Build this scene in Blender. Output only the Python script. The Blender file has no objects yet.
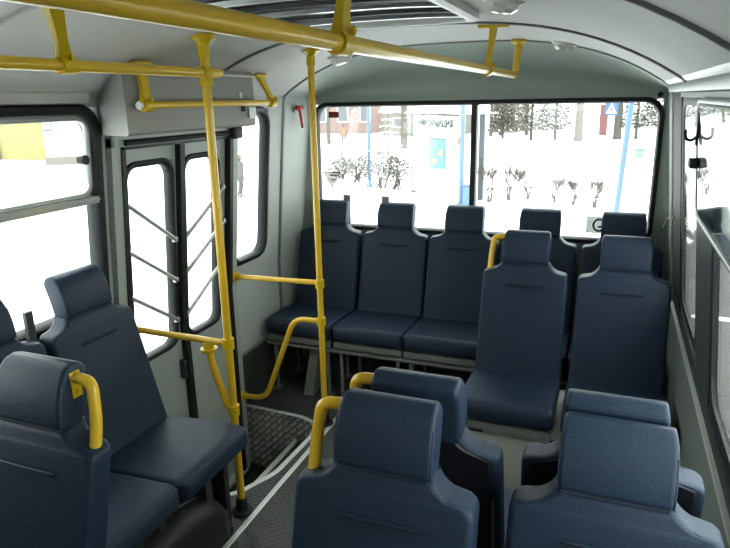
import bpy, math, random
from mathutils import Vector, Matrix
random.seed(7)
PI = math.pi
COL = bpy.context.scene.collection

# ------------------------------------------------------------------ materials
def mat(name, color, rough=.5, metal=0., bump=0., bscale=60., var=0., vscale=6., spec=.5, coat=0., stretch=None):
    m = bpy.data.materials.new(name); m.use_nodes = True
    nt = m.node_tree; b = nt.nodes['Principled BSDF']
    b.inputs['Base Color'].default_value = (*color, 1)
    b.inputs['Roughness'].default_value = rough
    b.inputs['Metallic'].default_value = metal
    b.inputs['Specular IOR Level'].default_value = spec
    b.inputs['Coat Weight'].default_value = coat
    tc = nt.nodes.new('ShaderNodeTexCoord'); src = tc.outputs['Object']
    if stretch:
        mp = nt.nodes.new('ShaderNodeMapping'); mp.inputs['Scale'].default_value = stretch
        nt.links.new(src, mp.inputs[0]); src = mp.outputs[0]
    if var:
        n = nt.nodes.new('ShaderNodeTexNoise'); n.inputs['Scale'].default_value = vscale; n.inputs['Detail'].default_value = 5
        nt.links.new(src, n.inputs['Vector'])
        mx = nt.nodes.new('ShaderNodeMix'); mx.data_type = 'RGBA'
        mx.inputs[6].default_value = (*[c*(1-var) for c in color], 1); mx.inputs[7].default_value = (*[min(1, c*(1+var)) for c in color], 1)
        nt.links.new(n.outputs[0], mx.inputs[0]); nt.links.new(mx.outputs[2], b.inputs['Base Color'])
    if bump:
        n = nt.nodes.new('ShaderNodeTexNoise'); n.inputs['Scale'].default_value = bscale; n.inputs['Detail'].default_value = 4
        nt.links.new(src, n.inputs['Vector'])
        bp = nt.nodes.new('ShaderNodeBump'); bp.inputs['Strength'].default_value = bump; bp.inputs['Distance'].default_value = .004
        nt.links.new(n.outputs[0], bp.inputs['Height']); nt.links.new(bp.outputs[0], b.inputs['Normal'])
    return m

def glass_mat(name, tint, refl=1.0, ior=1.5, dirt=0.):
    m = bpy.data.materials.new(name); m.use_nodes = True
    nt = m.node_tree; nt.nodes.clear()
    o = nt.nodes.new('ShaderNodeOutputMaterial'); t = nt.nodes.new('ShaderNodeBsdfTransparent'); t.inputs[0].default_value = (*tint, 1)
    g = nt.nodes.new('ShaderNodeBsdfGlossy'); g.inputs['Roughness'].default_value = .015; g.inputs[0].default_value = (refl, refl, refl, 1)
    fr = nt.nodes.new('ShaderNodeFresnel'); fr.inputs[0].default_value = ior
    mx = nt.nodes.new('ShaderNodeMixShader')
    ge = nt.nodes.new('ShaderNodeNewGeometry'); mi = nt.nodes.new('ShaderNodeMapRange'); mi.inputs[3].default_value = ior; mi.inputs[4].default_value = 1/ior
    nt.links.new(ge.outputs['Backfacing'], mi.inputs[0]); nt.links.new(mi.outputs[0], fr.inputs[0])
    nt.links.new(fr.outputs[0], mx.inputs[0]); nt.links.new(t.outputs[0], mx.inputs[1]); nt.links.new(g.outputs[0], mx.inputs[2])
    last = mx.outputs[0]
    if dirt:
        tc = nt.nodes.new('ShaderNodeTexCoord'); n = nt.nodes.new('ShaderNodeTexNoise'); n.inputs['Scale'].default_value = 22; n.inputs['Detail'].default_value = 8
        nt.links.new(tc.outputs['Object'], n.inputs['Vector'])
        mr = nt.nodes.new('ShaderNodeMapRange'); mr.inputs[1].default_value = .5; mr.inputs[2].default_value = .8; mr.inputs[4].default_value = dirt
        d = nt.nodes.new('ShaderNodeBsdfDiffuse'); d.inputs[0].default_value = (.45, .45, .43, 1)
        m2 = nt.nodes.new('ShaderNodeMixShader')
        nt.links.new(n.outputs[0], mr.inputs[0]); nt.links.new(mr.outputs[0], m2.inputs[0]); nt.links.new(last, m2.inputs[1]); nt.links.new(d.outputs[0], m2.inputs[2])
        last = m2.outputs[0]
    nt.links.new(last, o.inputs[0])
    return m

def floor_mat():
    m = mat('grey_vinyl_floor', (.072, .076, .076), .38, var=.35, vscale=9)
    nt = m.node_tree; b = nt.nodes['Principled BSDF']
    tc = nt.nodes.new('ShaderNodeTexCoord'); v = nt.nodes.new('ShaderNodeTexVoronoi'); v.inputs['Scale'].default_value = 38; v.inputs['Randomness'].default_value = 0.0
    mp = nt.nodes.new('ShaderNodeMapping'); mp.inputs['Rotation'].default_value = (0, 0, .78)
    nt.links.new(tc.outputs['Object'], mp.inputs[0]); nt.links.new(mp.outputs[0], v.inputs['Vector'])
    mr = nt.nodes.new('ShaderNodeMapRange'); mr.inputs[1].default_value = .22; mr.inputs[2].default_value = .34; mr.inputs[3].default_value = 1; mr.inputs[4].default_value = 0
    nt.links.new(v.outputs['Distance'], mr.inputs[0])
    bp = nt.nodes.new('ShaderNodeBump'); bp.inputs['Strength'].default_value = .8; bp.inputs['Distance'].default_value = .004
    nt.links.new(mr.outputs[0], bp.inputs['Height']); nt.links.new(bp.outputs[0], b.inputs['Normal'])
    return m

def tread_mat():
    m = mat('diamond_plate', (.68, .68, .62), .4, metal=.1, var=.5, vscale=7)
    nt = m.node_tree; b = nt.nodes['Principled BSDF']
    tc = nt.nodes.new('ShaderNodeTexCoord')
    mp = nt.nodes.new('ShaderNodeMapping'); mp.inputs['Rotation'].default_value = (0, .78, 0); mp.inputs['Scale'].default_value = (1, 1, 1)
    ch = nt.nodes.new('ShaderNodeTexBrick'); ch.inputs['Scale'].default_value = 8; ch.inputs['Mortar Size'].default_value = .07; ch.inputs['Mortar Smooth'].default_value = .6
    sep = nt.nodes.new('ShaderNodeMapping'); sep.inputs['Rotation'].default_value = (PI/2, 0, 0)
    nt.links.new(tc.outputs['Object'], mp.inputs[0]); nt.links.new(mp.outputs[0], sep.inputs[0]); nt.links.new(sep.outputs[0], ch.inputs['Vector'])
    bp = nt.nodes.new('ShaderNodeBump'); bp.inputs['Strength'].default_value = .7; bp.inputs['Distance'].default_value = .01
    lk = [l for l in nt.links if l.to_socket == b.inputs['Base Color']][0].from_socket
    m2 = nt.nodes.new('ShaderNodeMix'); m2.data_type = 'RGBA'; m2.blend_type = 'MULTIPLY'; m2.inputs[0].default_value = .75; nt.links.new(lk, m2.inputs[6])
    ch.inputs['Color1'].default_value = (1, 1, 1, 1); ch.inputs['Color2'].default_value = (.75, .75, .72, 1); ch.inputs['Mortar'].default_value = (.25, .25, .24, 1)
    nt.links.new(ch.outputs['Color'], m2.inputs[7]); nt.links.new(m2.outputs[2], b.inputs['Base Color'])
    nt.links.new(ch.outputs['Fac'], bp.inputs['Height']); nt.links.new(bp.outputs[0], b.inputs['Normal'])
    return m

M = {}
M['seat'] = mat('navy_leatherette', (.021, .038, .067), .46, bump=.35, bscale=260, var=.18, vscale=5, spec=.32)
M['seat2'] = mat('navy_leatherette_head', (.023, .041, .071), .45, bump=.35, bscale=260, var=.15, vscale=5, spec=.32)
M['piping'] = mat('navy_piping', (.028, .047, .085), .45)
M['shell'] = mat('black_navy_back_shell', (.008, .010, .016), .55)
M['crease'] = mat('seam_thread_and_fold_shade', (.02, .03, .05), .7)  # head seam, and the painted shade line below the fold
M['yellow'] = mat('yellow_enamel', (.74, .48, .035), .3, var=.06, vscale=3, coat=.3)
M['yellow2'] = mat('yellow_cast_fitting', (.68, .48, .01), .35, coat=.2)
M['ceil'] = mat('light_grey_ceiling_vinyl', (.55, .547, .525), .6, bump=.15, bscale=160, var=.04, vscale=2)
M['wallg'] = mat('pale_grey_green_panel', (.44, .48, .455), .5, bump=.08, bscale=40, var=.05, vscale=3)
M['dome'] = mat('grey_green_rear_panel', (.36, .415, .37), .42, bump=.06, bscale=14, var=.05, vscale=2)
M['box'] = mat('grey_housing_paint', (.30, .30, .28), .5, var=.04, vscale=3)
M['door'] = mat('pale_green_grey_door_paint', (.38, .42, .385), .42, var=.05, vscale=3)
M['rubber'] = mat('black_window_rubber', (.014, .017, .018), .5)
M['rubberg'] = mat('dark_green_grey_post', (.05, .065, .06), .45)
M['alu'] = mat('brushed_aluminium', (.72, .73, .72), .28, metal=.9, var=.05, vscale=20)
M['aluw'] = mat('light_aluminium_trim', (.72, .73, .71), .4, metal=.25)
M['sash'] = mat('greyish_sash_metal', (.42, .44, .42), .4, metal=.4)
M['grey'] = mat('grey_seat_frame_paint', (.21, .22, .205), .45)
M['darkgrey'] = mat('dark_grey_plastic', (.045, .048, .048), .55)
M['black'] = mat('black_rubber', (.012, .012, .013), .6)
M['arch'] = mat('black_wheel_arch_vinyl', (.022, .023, .023), .5, bump=.2, bscale=50, var=.3, vscale=6)
M['kick'] = mat('dark_kick_panel', (.055, .06, .058), .5, var=.2)
M['floor'] = floor_mat()
M['tread'] = tread_mat()
M['beige'] = mat('beige_heater_cover', (.52, .52, .47), .45, var=.04)
M['white'] = mat('white_plastic', (.78, .78, .76), .35)
M['red'] = mat('red_plastic', (.55, .02, .02), .35)
M['lens'] = mat('lamp_lens', (.75, .75, .70), .12, spec=.8, coat=.6)
M['chrome'] = mat('chrome', (.8, .8, .8), .12, metal=1)
M['glass'] = glass_mat('window_glass', (.94, .97, .95), 1.0, 1.45)
M['glassd'] = glass_mat('snow_spattered_glass', (.93, .96, .94), 1.0, 1.45, dirt=.4)
M['snow'] = mat('snow', (.86, .88, .9), .8, bump=.3, bscale=2, var=.05, vscale=.5)
M['snowy'] = mat('roof_snow', (.84, .86, .88), .85)
M['bark'] = mat('grey_brown_bark', (0.098, 0.090, 0.078), .9)  # bark and most outdoor colours below lightened to suggest glare haze
M['twig'] = mat('brown_twigs', (0.090, 0.078, 0.065), .9)
M['conif'] = mat('faded_conifer_foliage', (.10, .095, .075), .9, var=.3, vscale=2)
M['hedge'] = mat('brown_hedge_foliage', (.115, .102, .085), .9, var=.3, vscale=3)
M['bluep'] = mat('pale_blue_paint', (0.090, 0.150, 0.232), .5)
M['signb'] = mat('sign_blue', (0.045, 0.105, 0.225), .4)
M['pink'] = mat('pink_render_facade', (.20, .15, .14), .8, var=.1)
M['cream'] = mat('cream_facade', (0.188, 0.180, 0.162), .8, var=.08)
M['yell'] = mat('yellow_facade', (0.247, 0.225, 0.105), .8, var=.1)
M['beigew'] = mat('grey_beige_wall', (0.158, 0.146, 0.135), .8)
M['paneb'] = mat('dim_window_pane', (0.120, 0.128, 0.135), .3)
M['board'] = mat('white_board', (.7, .7, .7), .5)
M['letter'] = mat('faint_grey_lettering', (.075, .08, .09), .6)
M['teal'] = mat('teal_poster', (0.083, 0.217, 0.210), .5)
M['salmon'] = mat('salmon_poster_blot', (0.240, 0.150, 0.128), .5)
M['greypost'] = mat('grey_post_paint', (0.068, 0.080, 0.090), .6, var=.3, vscale=8)
M['redbox'] = mat('dull_red_box', (.20, .09, .085), .6)
M['mint'] = mat('mint_green_sticker', (0.158, 0.206, 0.186), .6)
def decal(name, c):
    m = bpy.data.materials.new(name); m.use_nodes = True; nt = m.node_tree; b = nt.nodes['Principled BSDF']; b.inputs['Base Color'].default_value = (*c, 1); b.inputs['Roughness'].default_value = .6
    tr = nt.nodes.new('ShaderNodeBsdfTransparent'); tr.inputs[0].default_value = (*c, 1); mx = nt.nodes.new('ShaderNodeMixShader'); mx.inputs[0].default_value = .85
    nt.links.new(b.outputs[0], mx.inputs[1]); nt.links.new(tr.outputs[0], mx.inputs[2]); nt.links.new(mx.outputs[0], nt.nodes['Material Output'].inputs[0]); return m
M['brownst'] = decal('dark_red_sticker', (.34, .17, .17))
M['greyst'] = decal('grey_sticker', (.42, .43, .42))
M['darkmk'] = mat('dark_marking', (.055, .06, .07), .6)
M['coat'] = mat('tan_coat', (0.206, 0.135, 0.102), .8); M['coat2'] = mat('dark_grey_coat', (.075, .07, .065), .8)
M['trous'] = mat('dark_trousers', (.05, .05, .055), .8); M['skin'] = mat('skin', (.15, .11, .09), .6)
M['hair'] = mat('brown_hair', (0.150, 0.083, 0.045), .8)
M['twine'] = mat('pale_twine', (.62, .58, .42), .8)
M['orange'] = mat('orange_leaf_paper', (0.225, 0.135, 0.075), .7)

# ------------------------------------------------------------------ mesh builder
class MB:
    def __init__(s): s.v = []; s.f = []
    def add(s, vs, fs):
        n = len(s.v); s.v += [tuple(v) for v in vs]; s.f += [tuple(i+n for i in f) for f in fs]; return s
    def hexa(s, p):   # 8 points, bottom 4 ccw then top 4
        return s.add(p, [(3,2,1,0), (4,5,6,7), (0,1,5,4), (1,2,6,5), (2,3,7,6), (3,0,4,7)])
    def box(s, x0, x1, y0, y1, z0, z1):
        x0, x1 = sorted((x0, x1)); y0, y1 = sorted((y0, y1)); z0, z1 = sorted((z0, z1))
        return s.hexa([(x0,y0,z0),(x1,y0,z0),(x1,y1,z0),(x0,y1,z0),(x0,y0,z1),(x1,y0,z1),(x1,y1,z1),(x0,y1,z1)])
    def rbox(s, x0, x1, y0, y1, z0, z1, r=.01, n=3):   # rounded box (superellipsoid-like corner arcs)
        cx, cy, cz = (x0+x1)/2, (y0+y1)/2, (z0+z1)/2; hx, hy, hz = abs(x1-x0)/2, abs(y1-y0)/2, abs(z1-z0)/2
        r = min(r, hx, hy, hz); rings = []
        angs = [(-PI/2 + PI/2*k/n, -hz+r) for k in range(n+1)] + [(PI/2*k/n, hz-r) for k in range(n+1)]
        for a, oz in angs:
            rr = r*math.cos(a); z = oz + r*math.sin(a); ring = []
            for q, (sx, sy) in enumerate(((1,1),(-1,1),(-1,-1),(1,-1))):
                for k in range(n+1):
                    t = PI/2*(q + k/n)
                    ring.append((cx+sx*(hx-r)+rr*math.cos(t), cy+sy*(hy-r)+rr*math.sin(t), cz+z))
            rings.append(ring)
        return s.loft(rings, True, True)
    def loft(s, rings, closed=True, caps=False):
        n = len(rings[0]); vs = [p for r in rings for p in r]; fs = []
        for i in range(len(rings)-1):
            for j in range(n if closed else n-1):
                a = i*n+j; b = i*n+(j+1) % n; fs.append((a, b, b+n, a+n))
        if caps:
            fs.append(tuple(reversed(range(n)))); fs.append(tuple(range((len(rings)-1)*n, len(rings)*n)))
        return s.add(vs, fs)
    def tube(s, pts, r, n=12, closed=False, caps=True):
        pts = [Vector(p) for p in pts]; m = len(pts); rs = r if isinstance(r, (list, tuple)) else [r]*m
        tang = []
        for i in range(m):
            if closed: t = pts[(i+1) % m]-pts[i-1]
            else: t = pts[min(i+1, m-1)]-pts[max(i-1, 0)]
            tang.append(t.normalized())
        up = Vector((0,0,1)) if abs(tang[0].z) < .9 else Vector((1,0,0))
        nrm = (up - tang[0]*up.dot(tang[0])).normalized(); rings = []
        for i in range(m):
            nrm = (nrm - tang[i]*nrm.dot(tang[i])).normalized(); bi = tang[i].cross(nrm)
            rings.append([pts[i] + (nrm*math.cos(2*PI*k/n) + bi*math.sin(2*PI*k/n))*rs[i] for k in range(n)])
        if closed: rings.append(rings[0]); caps = False
        return s.loft(rings, True, caps)
    def cyl(s, c, r, h, n=20, r2=None, axis='z'):
        r2 = r if r2 is None else r2; rings = []
        for k, rr in ((0, r), (1, r2)):
            ring = []
            for i in range(n):
                a = 2*PI*i/n; u, v, w = rr*math.cos(a), rr*math.sin(a), h*k
                d = {'z': (u, v, w), 'x': (w, u, v), 'y': (u, w, v)}[axis]
                ring.append((c[0]+d[0], c[1]+d[1], c[2]+d[2]))
            rings.append(ring)
        return s.loft(rings, True, True)
    def build(s, name, m, parent=None, world=True, smooth=None, angle=35, recentre=True):
        off = Vector((0, 0, 0))
        if parent is not None:
            if world:
                off = parent.location.copy()
                if parent.parent: off += parent.parent.location
        elif recentre and s.v:
            xs = [v[0] for v in s.v]; ys = [v[1] for v in s.v]; zs = [v[2] for v in s.v]
            off = Vector(((min(xs)+max(xs))/2, (min(ys)+max(ys))/2, min(zs)))
        me = bpy.data.meshes.new(name)
        me.from_pydata([(v[0]-off.x, v[1]-off.y, v[2]-off.z) for v in s.v], [], s.f); me.update()
        import bmesh
        bm = bmesh.new(); bm.from_mesh(me); bmesh.ops.recalc_face_normals(bm, faces=bm.faces); bm.to_mesh(me); bm.free()
        me.materials.append(m)
        if smooth is not False:
            me.polygons.foreach_set('use_smooth', [True]*len(me.polygons)); me.set_sharp_from_angle(angle=math.radians(angle))
        o = bpy.data.objects.new(name, me); COL.objects.link(o)
        if parent is None: o.location = off
        else: o.parent = parent
        return o

def tag(o, label=None, cat=None, group=None, kind=None):
    if label: o['label'] = label
    if cat: o['category'] = cat
    if group: o['group'] = group
    if kind: o['kind'] = kind
    return o
def thing(name, loc, label, cat, group=None, kind=None, rz=0):
    o = bpy.data.objects.new(name, None); COL.objects.link(o); o.empty_display_size = .1
    o.location = loc; o.rotation_euler = (0, 0, rz)
    return tag(o, label, cat, group, kind)
def struct(o, label, cat=None):
    return tag(o, label, cat or 'bus interior', None, 'structure')
def copy_tree(o, parent=None):
    c = o.copy(); COL.objects.link(c)
    if parent: c.parent = parent
    for ch in list(o.children): copy_tree(ch, c)
    return c
def smoothpath(pts, rad=.05, n=6):
    P = [Vector(p) for p in pts]; out = [P[0]]
    for i in range(1, len(P)-1):
        a, b = P[i-1]-P[i], P[i+1]-P[i]
        r = min(rad, a.length*.48, b.length*.48)
        A, B = P[i]+a.normalized()*r, P[i]+b.normalized()*r
        for k in range(n+1):
            t = k/n; out.append(A*(1-t)**2 + P[i]*2*t*(1-t) + B*t*t)
    out.append(P[-1]); return out

# ------------------------------------------------------------------ bus body geometry
CX = -.80                                   # centre line of the bus
def hw(z): return 1.14 if z < .75 else 1.14 - .10*(z-.75)/1.025
def zc(d): d = abs(d); return 2.028 - .253*(d/1.04)**3
YR = 3.75                                   # rear wall
YF = -3.4                                   # front bulkhead
def WL(y, z, o): return (CX-hw(z)+o, y, z)  # left wall, offset o inwards
def WR(y, z, o): return (CX+hw(z)-o, y, z)
def WB(x, z, o): return (x, YR-o, z)        # rear wall
def WF(x, z, o): return (x, YF+o, z)
def mbox(mb, W, a0, a1, z0, z1, o0, o1):
    zs = [z0] + ([.75] if z0 < .75-1e-6 < z1-1e-5 else []) + [z1]
    for q0, q1 in zip(zs, zs[1:]):
        mb.hexa([W(a0,q0,o0), W(a1,q0,o0), W(a1,q0,o1), W(a0,q0,o1), W(a0,q1,o0), W(a1,q1,o0), W(a1,q1,o1), W(a0,q1,o1)])
    return mb
def panel(mb, W, a0, a1, z0, z1, holes, o0=-.045, o1=0.):
    A = sorted({a0, a1, *[h[0] for h in holes], *[h[1] for h in holes]}); Z = sorted({z0, z1, *[h[2] for h in holes], *[h[3] for h in holes]})
    for i in range(len(A)-1):
        for j in range(len(Z)-1):
            ca, cz = (A[i]+A[i+1])/2, (Z[j]+Z[j+1])/2
            if any(h[0] < ca < h[1] and h[2] < cz < h[3] for h in holes): continue
            mbox(mb, W, A[i], A[i+1], Z[j], Z[j+1], o0, o1)
    return mb
def ring(mb, W, a0, a1, z0, z1, r, w, o0, o1, n=6):
    """rounded rectangular frame: outer outline a0..a1,z0..z1, width w, from offset o0 to o1"""
    def outline(i0, i1, j0, j1, r):
        r = max(r, .004); L = []
        for (cx, cz, st) in ((i1-r, j1-r, 0), (i0+r, j1-r, 1), (i0+r, j0+r, 2), (i1-r, j0+r, 3)):
            for k in range(n+1):
                t = PI/2*(st+k/n); L.append((cx+r*math.cos(t), cz+r*math.sin(t)))
        return L
    O = outline(a0, a1, z0, z1, r); I = outline(a0+w, a1-w, z0+w, z1-w, r-w*.6)
    m = len(O); prof = []
    for (L, o) in ((O, o0), (O, o1*.8+o0*.2), ([((a*.75+b*.25), (c*.75+d*.25)) for (a, c), (b, d) in zip(O, I)], o1), ([((a*.25+b*.75), (c*.25+d*.75)) for (a, c), (b, d) in zip(O, I)], o1), (I, o1*.8+o0*.2), (I, o0)):
        prof.append([W(p[0], p[1], o) for p in L])
    prof.append(prof[0])
    return mb.loft(prof, True, False)

# holes (a0,a1,z0,z1)
LWIN = (.30, 1.90, .93, 1.74); LWIN2 = (-1.35, .12, .93, 1.74); DOOR = (1.985, 2.80, -.42, 1.60); LSM = (2.83, 3.20, .86, 1.71)
RWIN = (.30, 1.94, .85, 1.735); RWIN2 = (-1.35, .12, .86, 1.735); RSM = (2.31, 2.90, .86, 1.735)
BWIN = (-1.828, .226, .93, 1.722)
ZT = 1.775
mb = MB(); panel(mb, WL, YF, YR, -.42, ZT, [LWIN, DOOR, LSM]); struct(mb.build('wall_left', M['wallg'], recentre=False), 'left side wall of the bus with big window, folding door and small rear window', 'wall')
mb = MB(); panel(mb, WR, YF, YR, -.05, ZT, [RWIN, RSM], -.012); M['wallr'] = mat('darker_grey_green_panel', (.23, .265, .24), .45, var=.08)  # right wall gets its own panel colour, darker than the left
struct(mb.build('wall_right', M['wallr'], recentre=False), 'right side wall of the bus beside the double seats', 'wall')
# rear wall: flat centre and tapering side strips
mb = MB(); panel(mb, WB, CX-1.035, CX+1.035, -.05, ZT, [BWIN])
for sgn in (-1, 1):
    for z0, z1 in ((-.05, .75), (.75, ZT)):
        mb.hexa([(CX+sgn*1.035, YR, z0), (CX+sgn*hw(z0), YR, z0), (CX+sgn*hw(z0), YR+.045, z0), (CX+sgn*1.035, YR+.045, z0), (CX+sgn*1.035, YR, z1), (CX+sgn*hw(z1), YR, z1), (CX+sgn*hw(z1), YR+.045, z1), (CX+sgn*1.035, YR+.045, z1)])
    # rounded inner corner fillet
    rings = []
    for z in (-.05, .75, 1.74):
        r = .05 if z < 1 else .012
        cx, cy = CX+sgn*(hw(z)-r), YR-r
        rings.append([(cx+sgn*r*math.cos(PI/2*k/6), cy+r*math.sin(PI/2*k/6), z) for k in range(7)])
    mb.loft(rings, False)
struct(mb.build('wall_rear', M['dome'], recentre=False, angle=50), 'grey green rear wall of the bus around the wide rear window', 'wall')
mb = MB(); panel(mb, WF, CX-1.14, CX+1.14, -.05, 2.0, [(CX-.5, CX+.5, 1.0, 1.7)]); struct(mb.build('wall_front', M['wallg'], recentre=False), 'front bulkhead of the bus with the windscreen', 'wall')  # unseen front; opening narrowed to dim the light on the near seats
mb = MB(); mb.box(CX-.5, CX+.5, YF-.02, YF-.014, 1.0, 1.7); struct(mb.build('window_1', M['glass'], recentre=False), 'windscreen', 'window')
# ceiling shell
def cring(y, k=0., hwc=1.04, N=40, s=0.):
    return [(CX + hwc*(i/N*2-1), y, zc((i/N*2-1)*1.04) + k) for i in range(N+1)]
mb = MB(); mb.loft([cring(y) for y in (YF, 0, 1.2, 2.4, 3.39)], False); mb.loft([cring(y, .04) for y in (YF, 3.39)], False)
struct(mb.build('ceiling', M['ceil'], recentre=False), 'light grey vaulted ceiling of the bus', 'ceiling')
mb = MB(); rr = []
for k in range(15):
    s_ = math.sin(PI/2*k/14); y = 3.39 + .36*s_; g = 1-math.sqrt(max(0, 1-s_*s_))
    h = 1.04
    rr.append([(CX+h*(i/20-1), y, zc((i/20-1)*1.04)*(1-g) + ZT*g) for i in range(41)])
mb.loft(rr, False)
struct(mb.build('trim_1', M['dome'], recentre=False, angle=60), 'curved grey green panel between ceiling and rear window', 'panel')
# transverse seams
def seam(y, w, name, m, z_down=False, lab=''):
    mb = MB(); N = 40
    prof = []
    for i in range(N+1):
        d = (i/N*2-1)*1.035; x = CX+d; z = zc(d); dz = -.253*3*abs(d)**2/1.04**3*(1 if d > 0 else -1)
        nx, nz = dz, -1.; L = math.hypot(nx, nz); nx /= L; nz /= L
        prof.append([(x, y-w, z+.002), (x+nx*.006, y-w*.7, z+nz*.006), (x+nx*.009, y, z+nz*.009), (x+nx*.006, y+w*.7, z+nz*.006), (x, y+w, z+.002)])
    mb.loft(prof, False)
    if z_down:
        for W in (WL, WR):
            for (q0, q1) in ((.0, .75), (.75, ZT)):
                mb.hexa([W(y-w,q0,0), W(y+w,q0,0), W(y+w*.6,q0,.009), W(y-w*.6,q0,.009), W(y-w,q1,0), W(y+w,q1,0), W(y+w*.6,q1,.009), W(y-w*.6,q1,.009)])
    struct(mb.build(name, m, recentre=False, angle=60), lab, 'trim')
M['seam'] = mat('grey_seam_strip', (.22, .225, .22), .4, metal=.3)
seam(3.375, .016, 'trim_2', M['seam'], True, 'grey strip arching round the rear of the ceiling')
seam(2.50, .013, 'trim_3', M['seam'], False, 'grey seam across the ceiling')
seam(1.24, .014, 'trim_4', M['seam'], False, 'grey seam across the ceiling near the camera')
seam(0.02, .014, 'trim_5', M['seam'], False, 'grey seam across the ceiling, front')
# longitudinal cove mouldings
for W, nm, lab in ((WR, 'trim_6', 'light aluminium cove moulding above the right windows'), (WL, 'trim_7', 'cove moulding above the left windows')):
    mb = MB(); y0, y1 = YF, 3.37
    if W is WL: y1 = 1.84
    prof = []
    for (z, o) in ((1.752, .0), (1.756, .022), (1.775, .028), (1.790, .024), (1.796, .034), (1.812, .046), (1.83, .05), (1.838, .04)):
        prof.append((z, o))
    mb.loft([[W(y, z, o) for z, o in prof] for y in (y0, y1)], False)
    struct(mb.build(nm, M['sash'] if W is WR else M['ceil'], recentre=False, angle=40), lab, 'trim')
# ledge above rear window
mb = MB(); mbox(mb, WB, CX-1.0, CX+1.0, 1.752, 1.764, 0, .012); struct(mb.build('trim_8', M['dome'], recentre=False), 'narrow ledge above the rear window', 'trim')
# dark drop panel above right windows
mb = MB(); mbox(mb, WR, YF, 2.86, 1.735, 1.752, 0, .012); struct(mb.build('trim_9', M['dome'], recentre=False), 'grey green strip above the right windows', 'trim')

# floor with step well hole: polygons at z=0
well = [(-1.95, 2.03), (-1.60, 2.035), (-1.50, 2.09), (-1.41, 2.30), (-1.395, 2.70), (-1.43, 2.80), (-1.53, 2.845), (-1.95, 2.865)]
mb = MB()
mb.box(CX-1.14, CX+1.14, YF, 2.03, -.04, 0); mb.box(CX-1.14, CX+1.14, 2.865, YR, -.04, 0); mb.box(-1.395, CX+1.14, 2.03, 2.865, -.04, 0)
top = [(x, y, 0) for x, y in well[1:7]]
def fan(mb, c, pts):
    for a, b in zip(pts, pts[1:]):
        mb.add([(c[0], c[1], 0), (a[0], a[1], 0), (b[0], b[1], 0)], [(0, 1, 2)])
fan(mb, (-1.395, 2.03), [(-1.60, 2.03), (-1.60, 2.035), (-1.50, 2.09), (-1.41, 2.30), (-1.395, 2.70)])
fan(mb, (-1.395, 2.865), [(-1.395, 2.70), (-1.43, 2.80), (-1.53, 2.845), (-1.94, 2.865)])
struct(mb.build('floor', M['floor'], recentre=False), 'grey studded vinyl floor of the bus', 'floor')
# well walls & floor
t = thing('step_well', (-1.66, 2.44, -.40), 'sunken metal entrance step well inside the folding door', 'step', kind='structure')
mb = MB(); rings = [[(x, y, z) for x, y in well] for z in (0, -.40)]; mb.loft(rings, False); mb.build('riser', M['tread'], t, smooth=False)
mb = MB(); mb.box(-1.95, -1.38, 2.02, 2.88, -.42, -.40); mb.build('well_floor', M['darkgrey'], t)
mb = MB(); mb.box(-1.585, -1.38, 2.10, 2.84, -.40, -.17); mb.build('tread', M['darkgrey'], t)
mb = MB(); mb.box(-1.60, -1.57, 2.06, 2.86, -.18, -.155); mb.build('nosing', M['aluw'], t)
mb = MB(); mb.box(-1.93, -1.90, 2.05, 2.80, -.40, -.385); mb.build('threshold', M['aluw'], t)
# aluminium edging following the well
def strip(path, w, h, m, name, lab):
    P = [Vector((x, y, 0)) for x, y in path]; mb = MB(); rings = []
    for i, p in enumerate(P):
        t_ = (P[min(i+1, len(P)-1)]-P[max(i-1, 0)]).normalized(); n_ = Vector((-t_.y, t_.x, 0))
        rings.append([p-n_*w+Vector((0,0,.0)), p-n_*w*.7+Vector((0,0,h)), p+n_*w*.7+Vector((0,0,h)), p+n_*w+Vector((0,0,.0))])
    mb.loft(rings, False)
    for i in range(len(P)-1):
        L = (P[i+1]-P[i]).length
        for k in range(int(L/.16)):
            c = P[i].lerp(P[i+1], (k+.5)/max(1, int(L/.16))); mb.cyl((c.x, c.y, h), .005, .0015, 8)
    o = mb.build(name, m, recentre=False)
    return tag(o, lab, 'floor trim', kind='structure')
wp = smoothpath([(x, y, 0) for x, y in well[0:]], .05, 4)
strip([(p.x, p.y) for p in wp], .014, .004, M['aluw'], 'trim_10', 'bright aluminium edging around the step well')
strip([(-1.335, .1), (-1.335, 1.2), (-1.345, 2.2), (-1.345, 3.05)], .013, .003, M['aluw'], 'trim_11', 'straight aluminium joint strip along the aisle floor')
# kick panels
mb = MB(); mbox(mb, WL, 2.86, 3.62, 0, .31, 0, .012); struct(mb.build('baseboard_left', M['kick'], recentre=False), 'dark kick panel low on the left rear wall', 'panel')
mb = MB(); mbox(mb, WL, 2.86, 3.60, .31, .322, 0, .016); struct(mb.build('trim_12', M['grey'], recentre=False), 'grey bead on the kick panel', 'trim')
mb = MB(); mbox(mb, WB, CX-1.0, CX+1.0, 0, .31, 0, .012); struct(mb.build('baseboard_rear', M['kick'], recentre=False), 'dark kick panel under the rear seats', 'panel')

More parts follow.
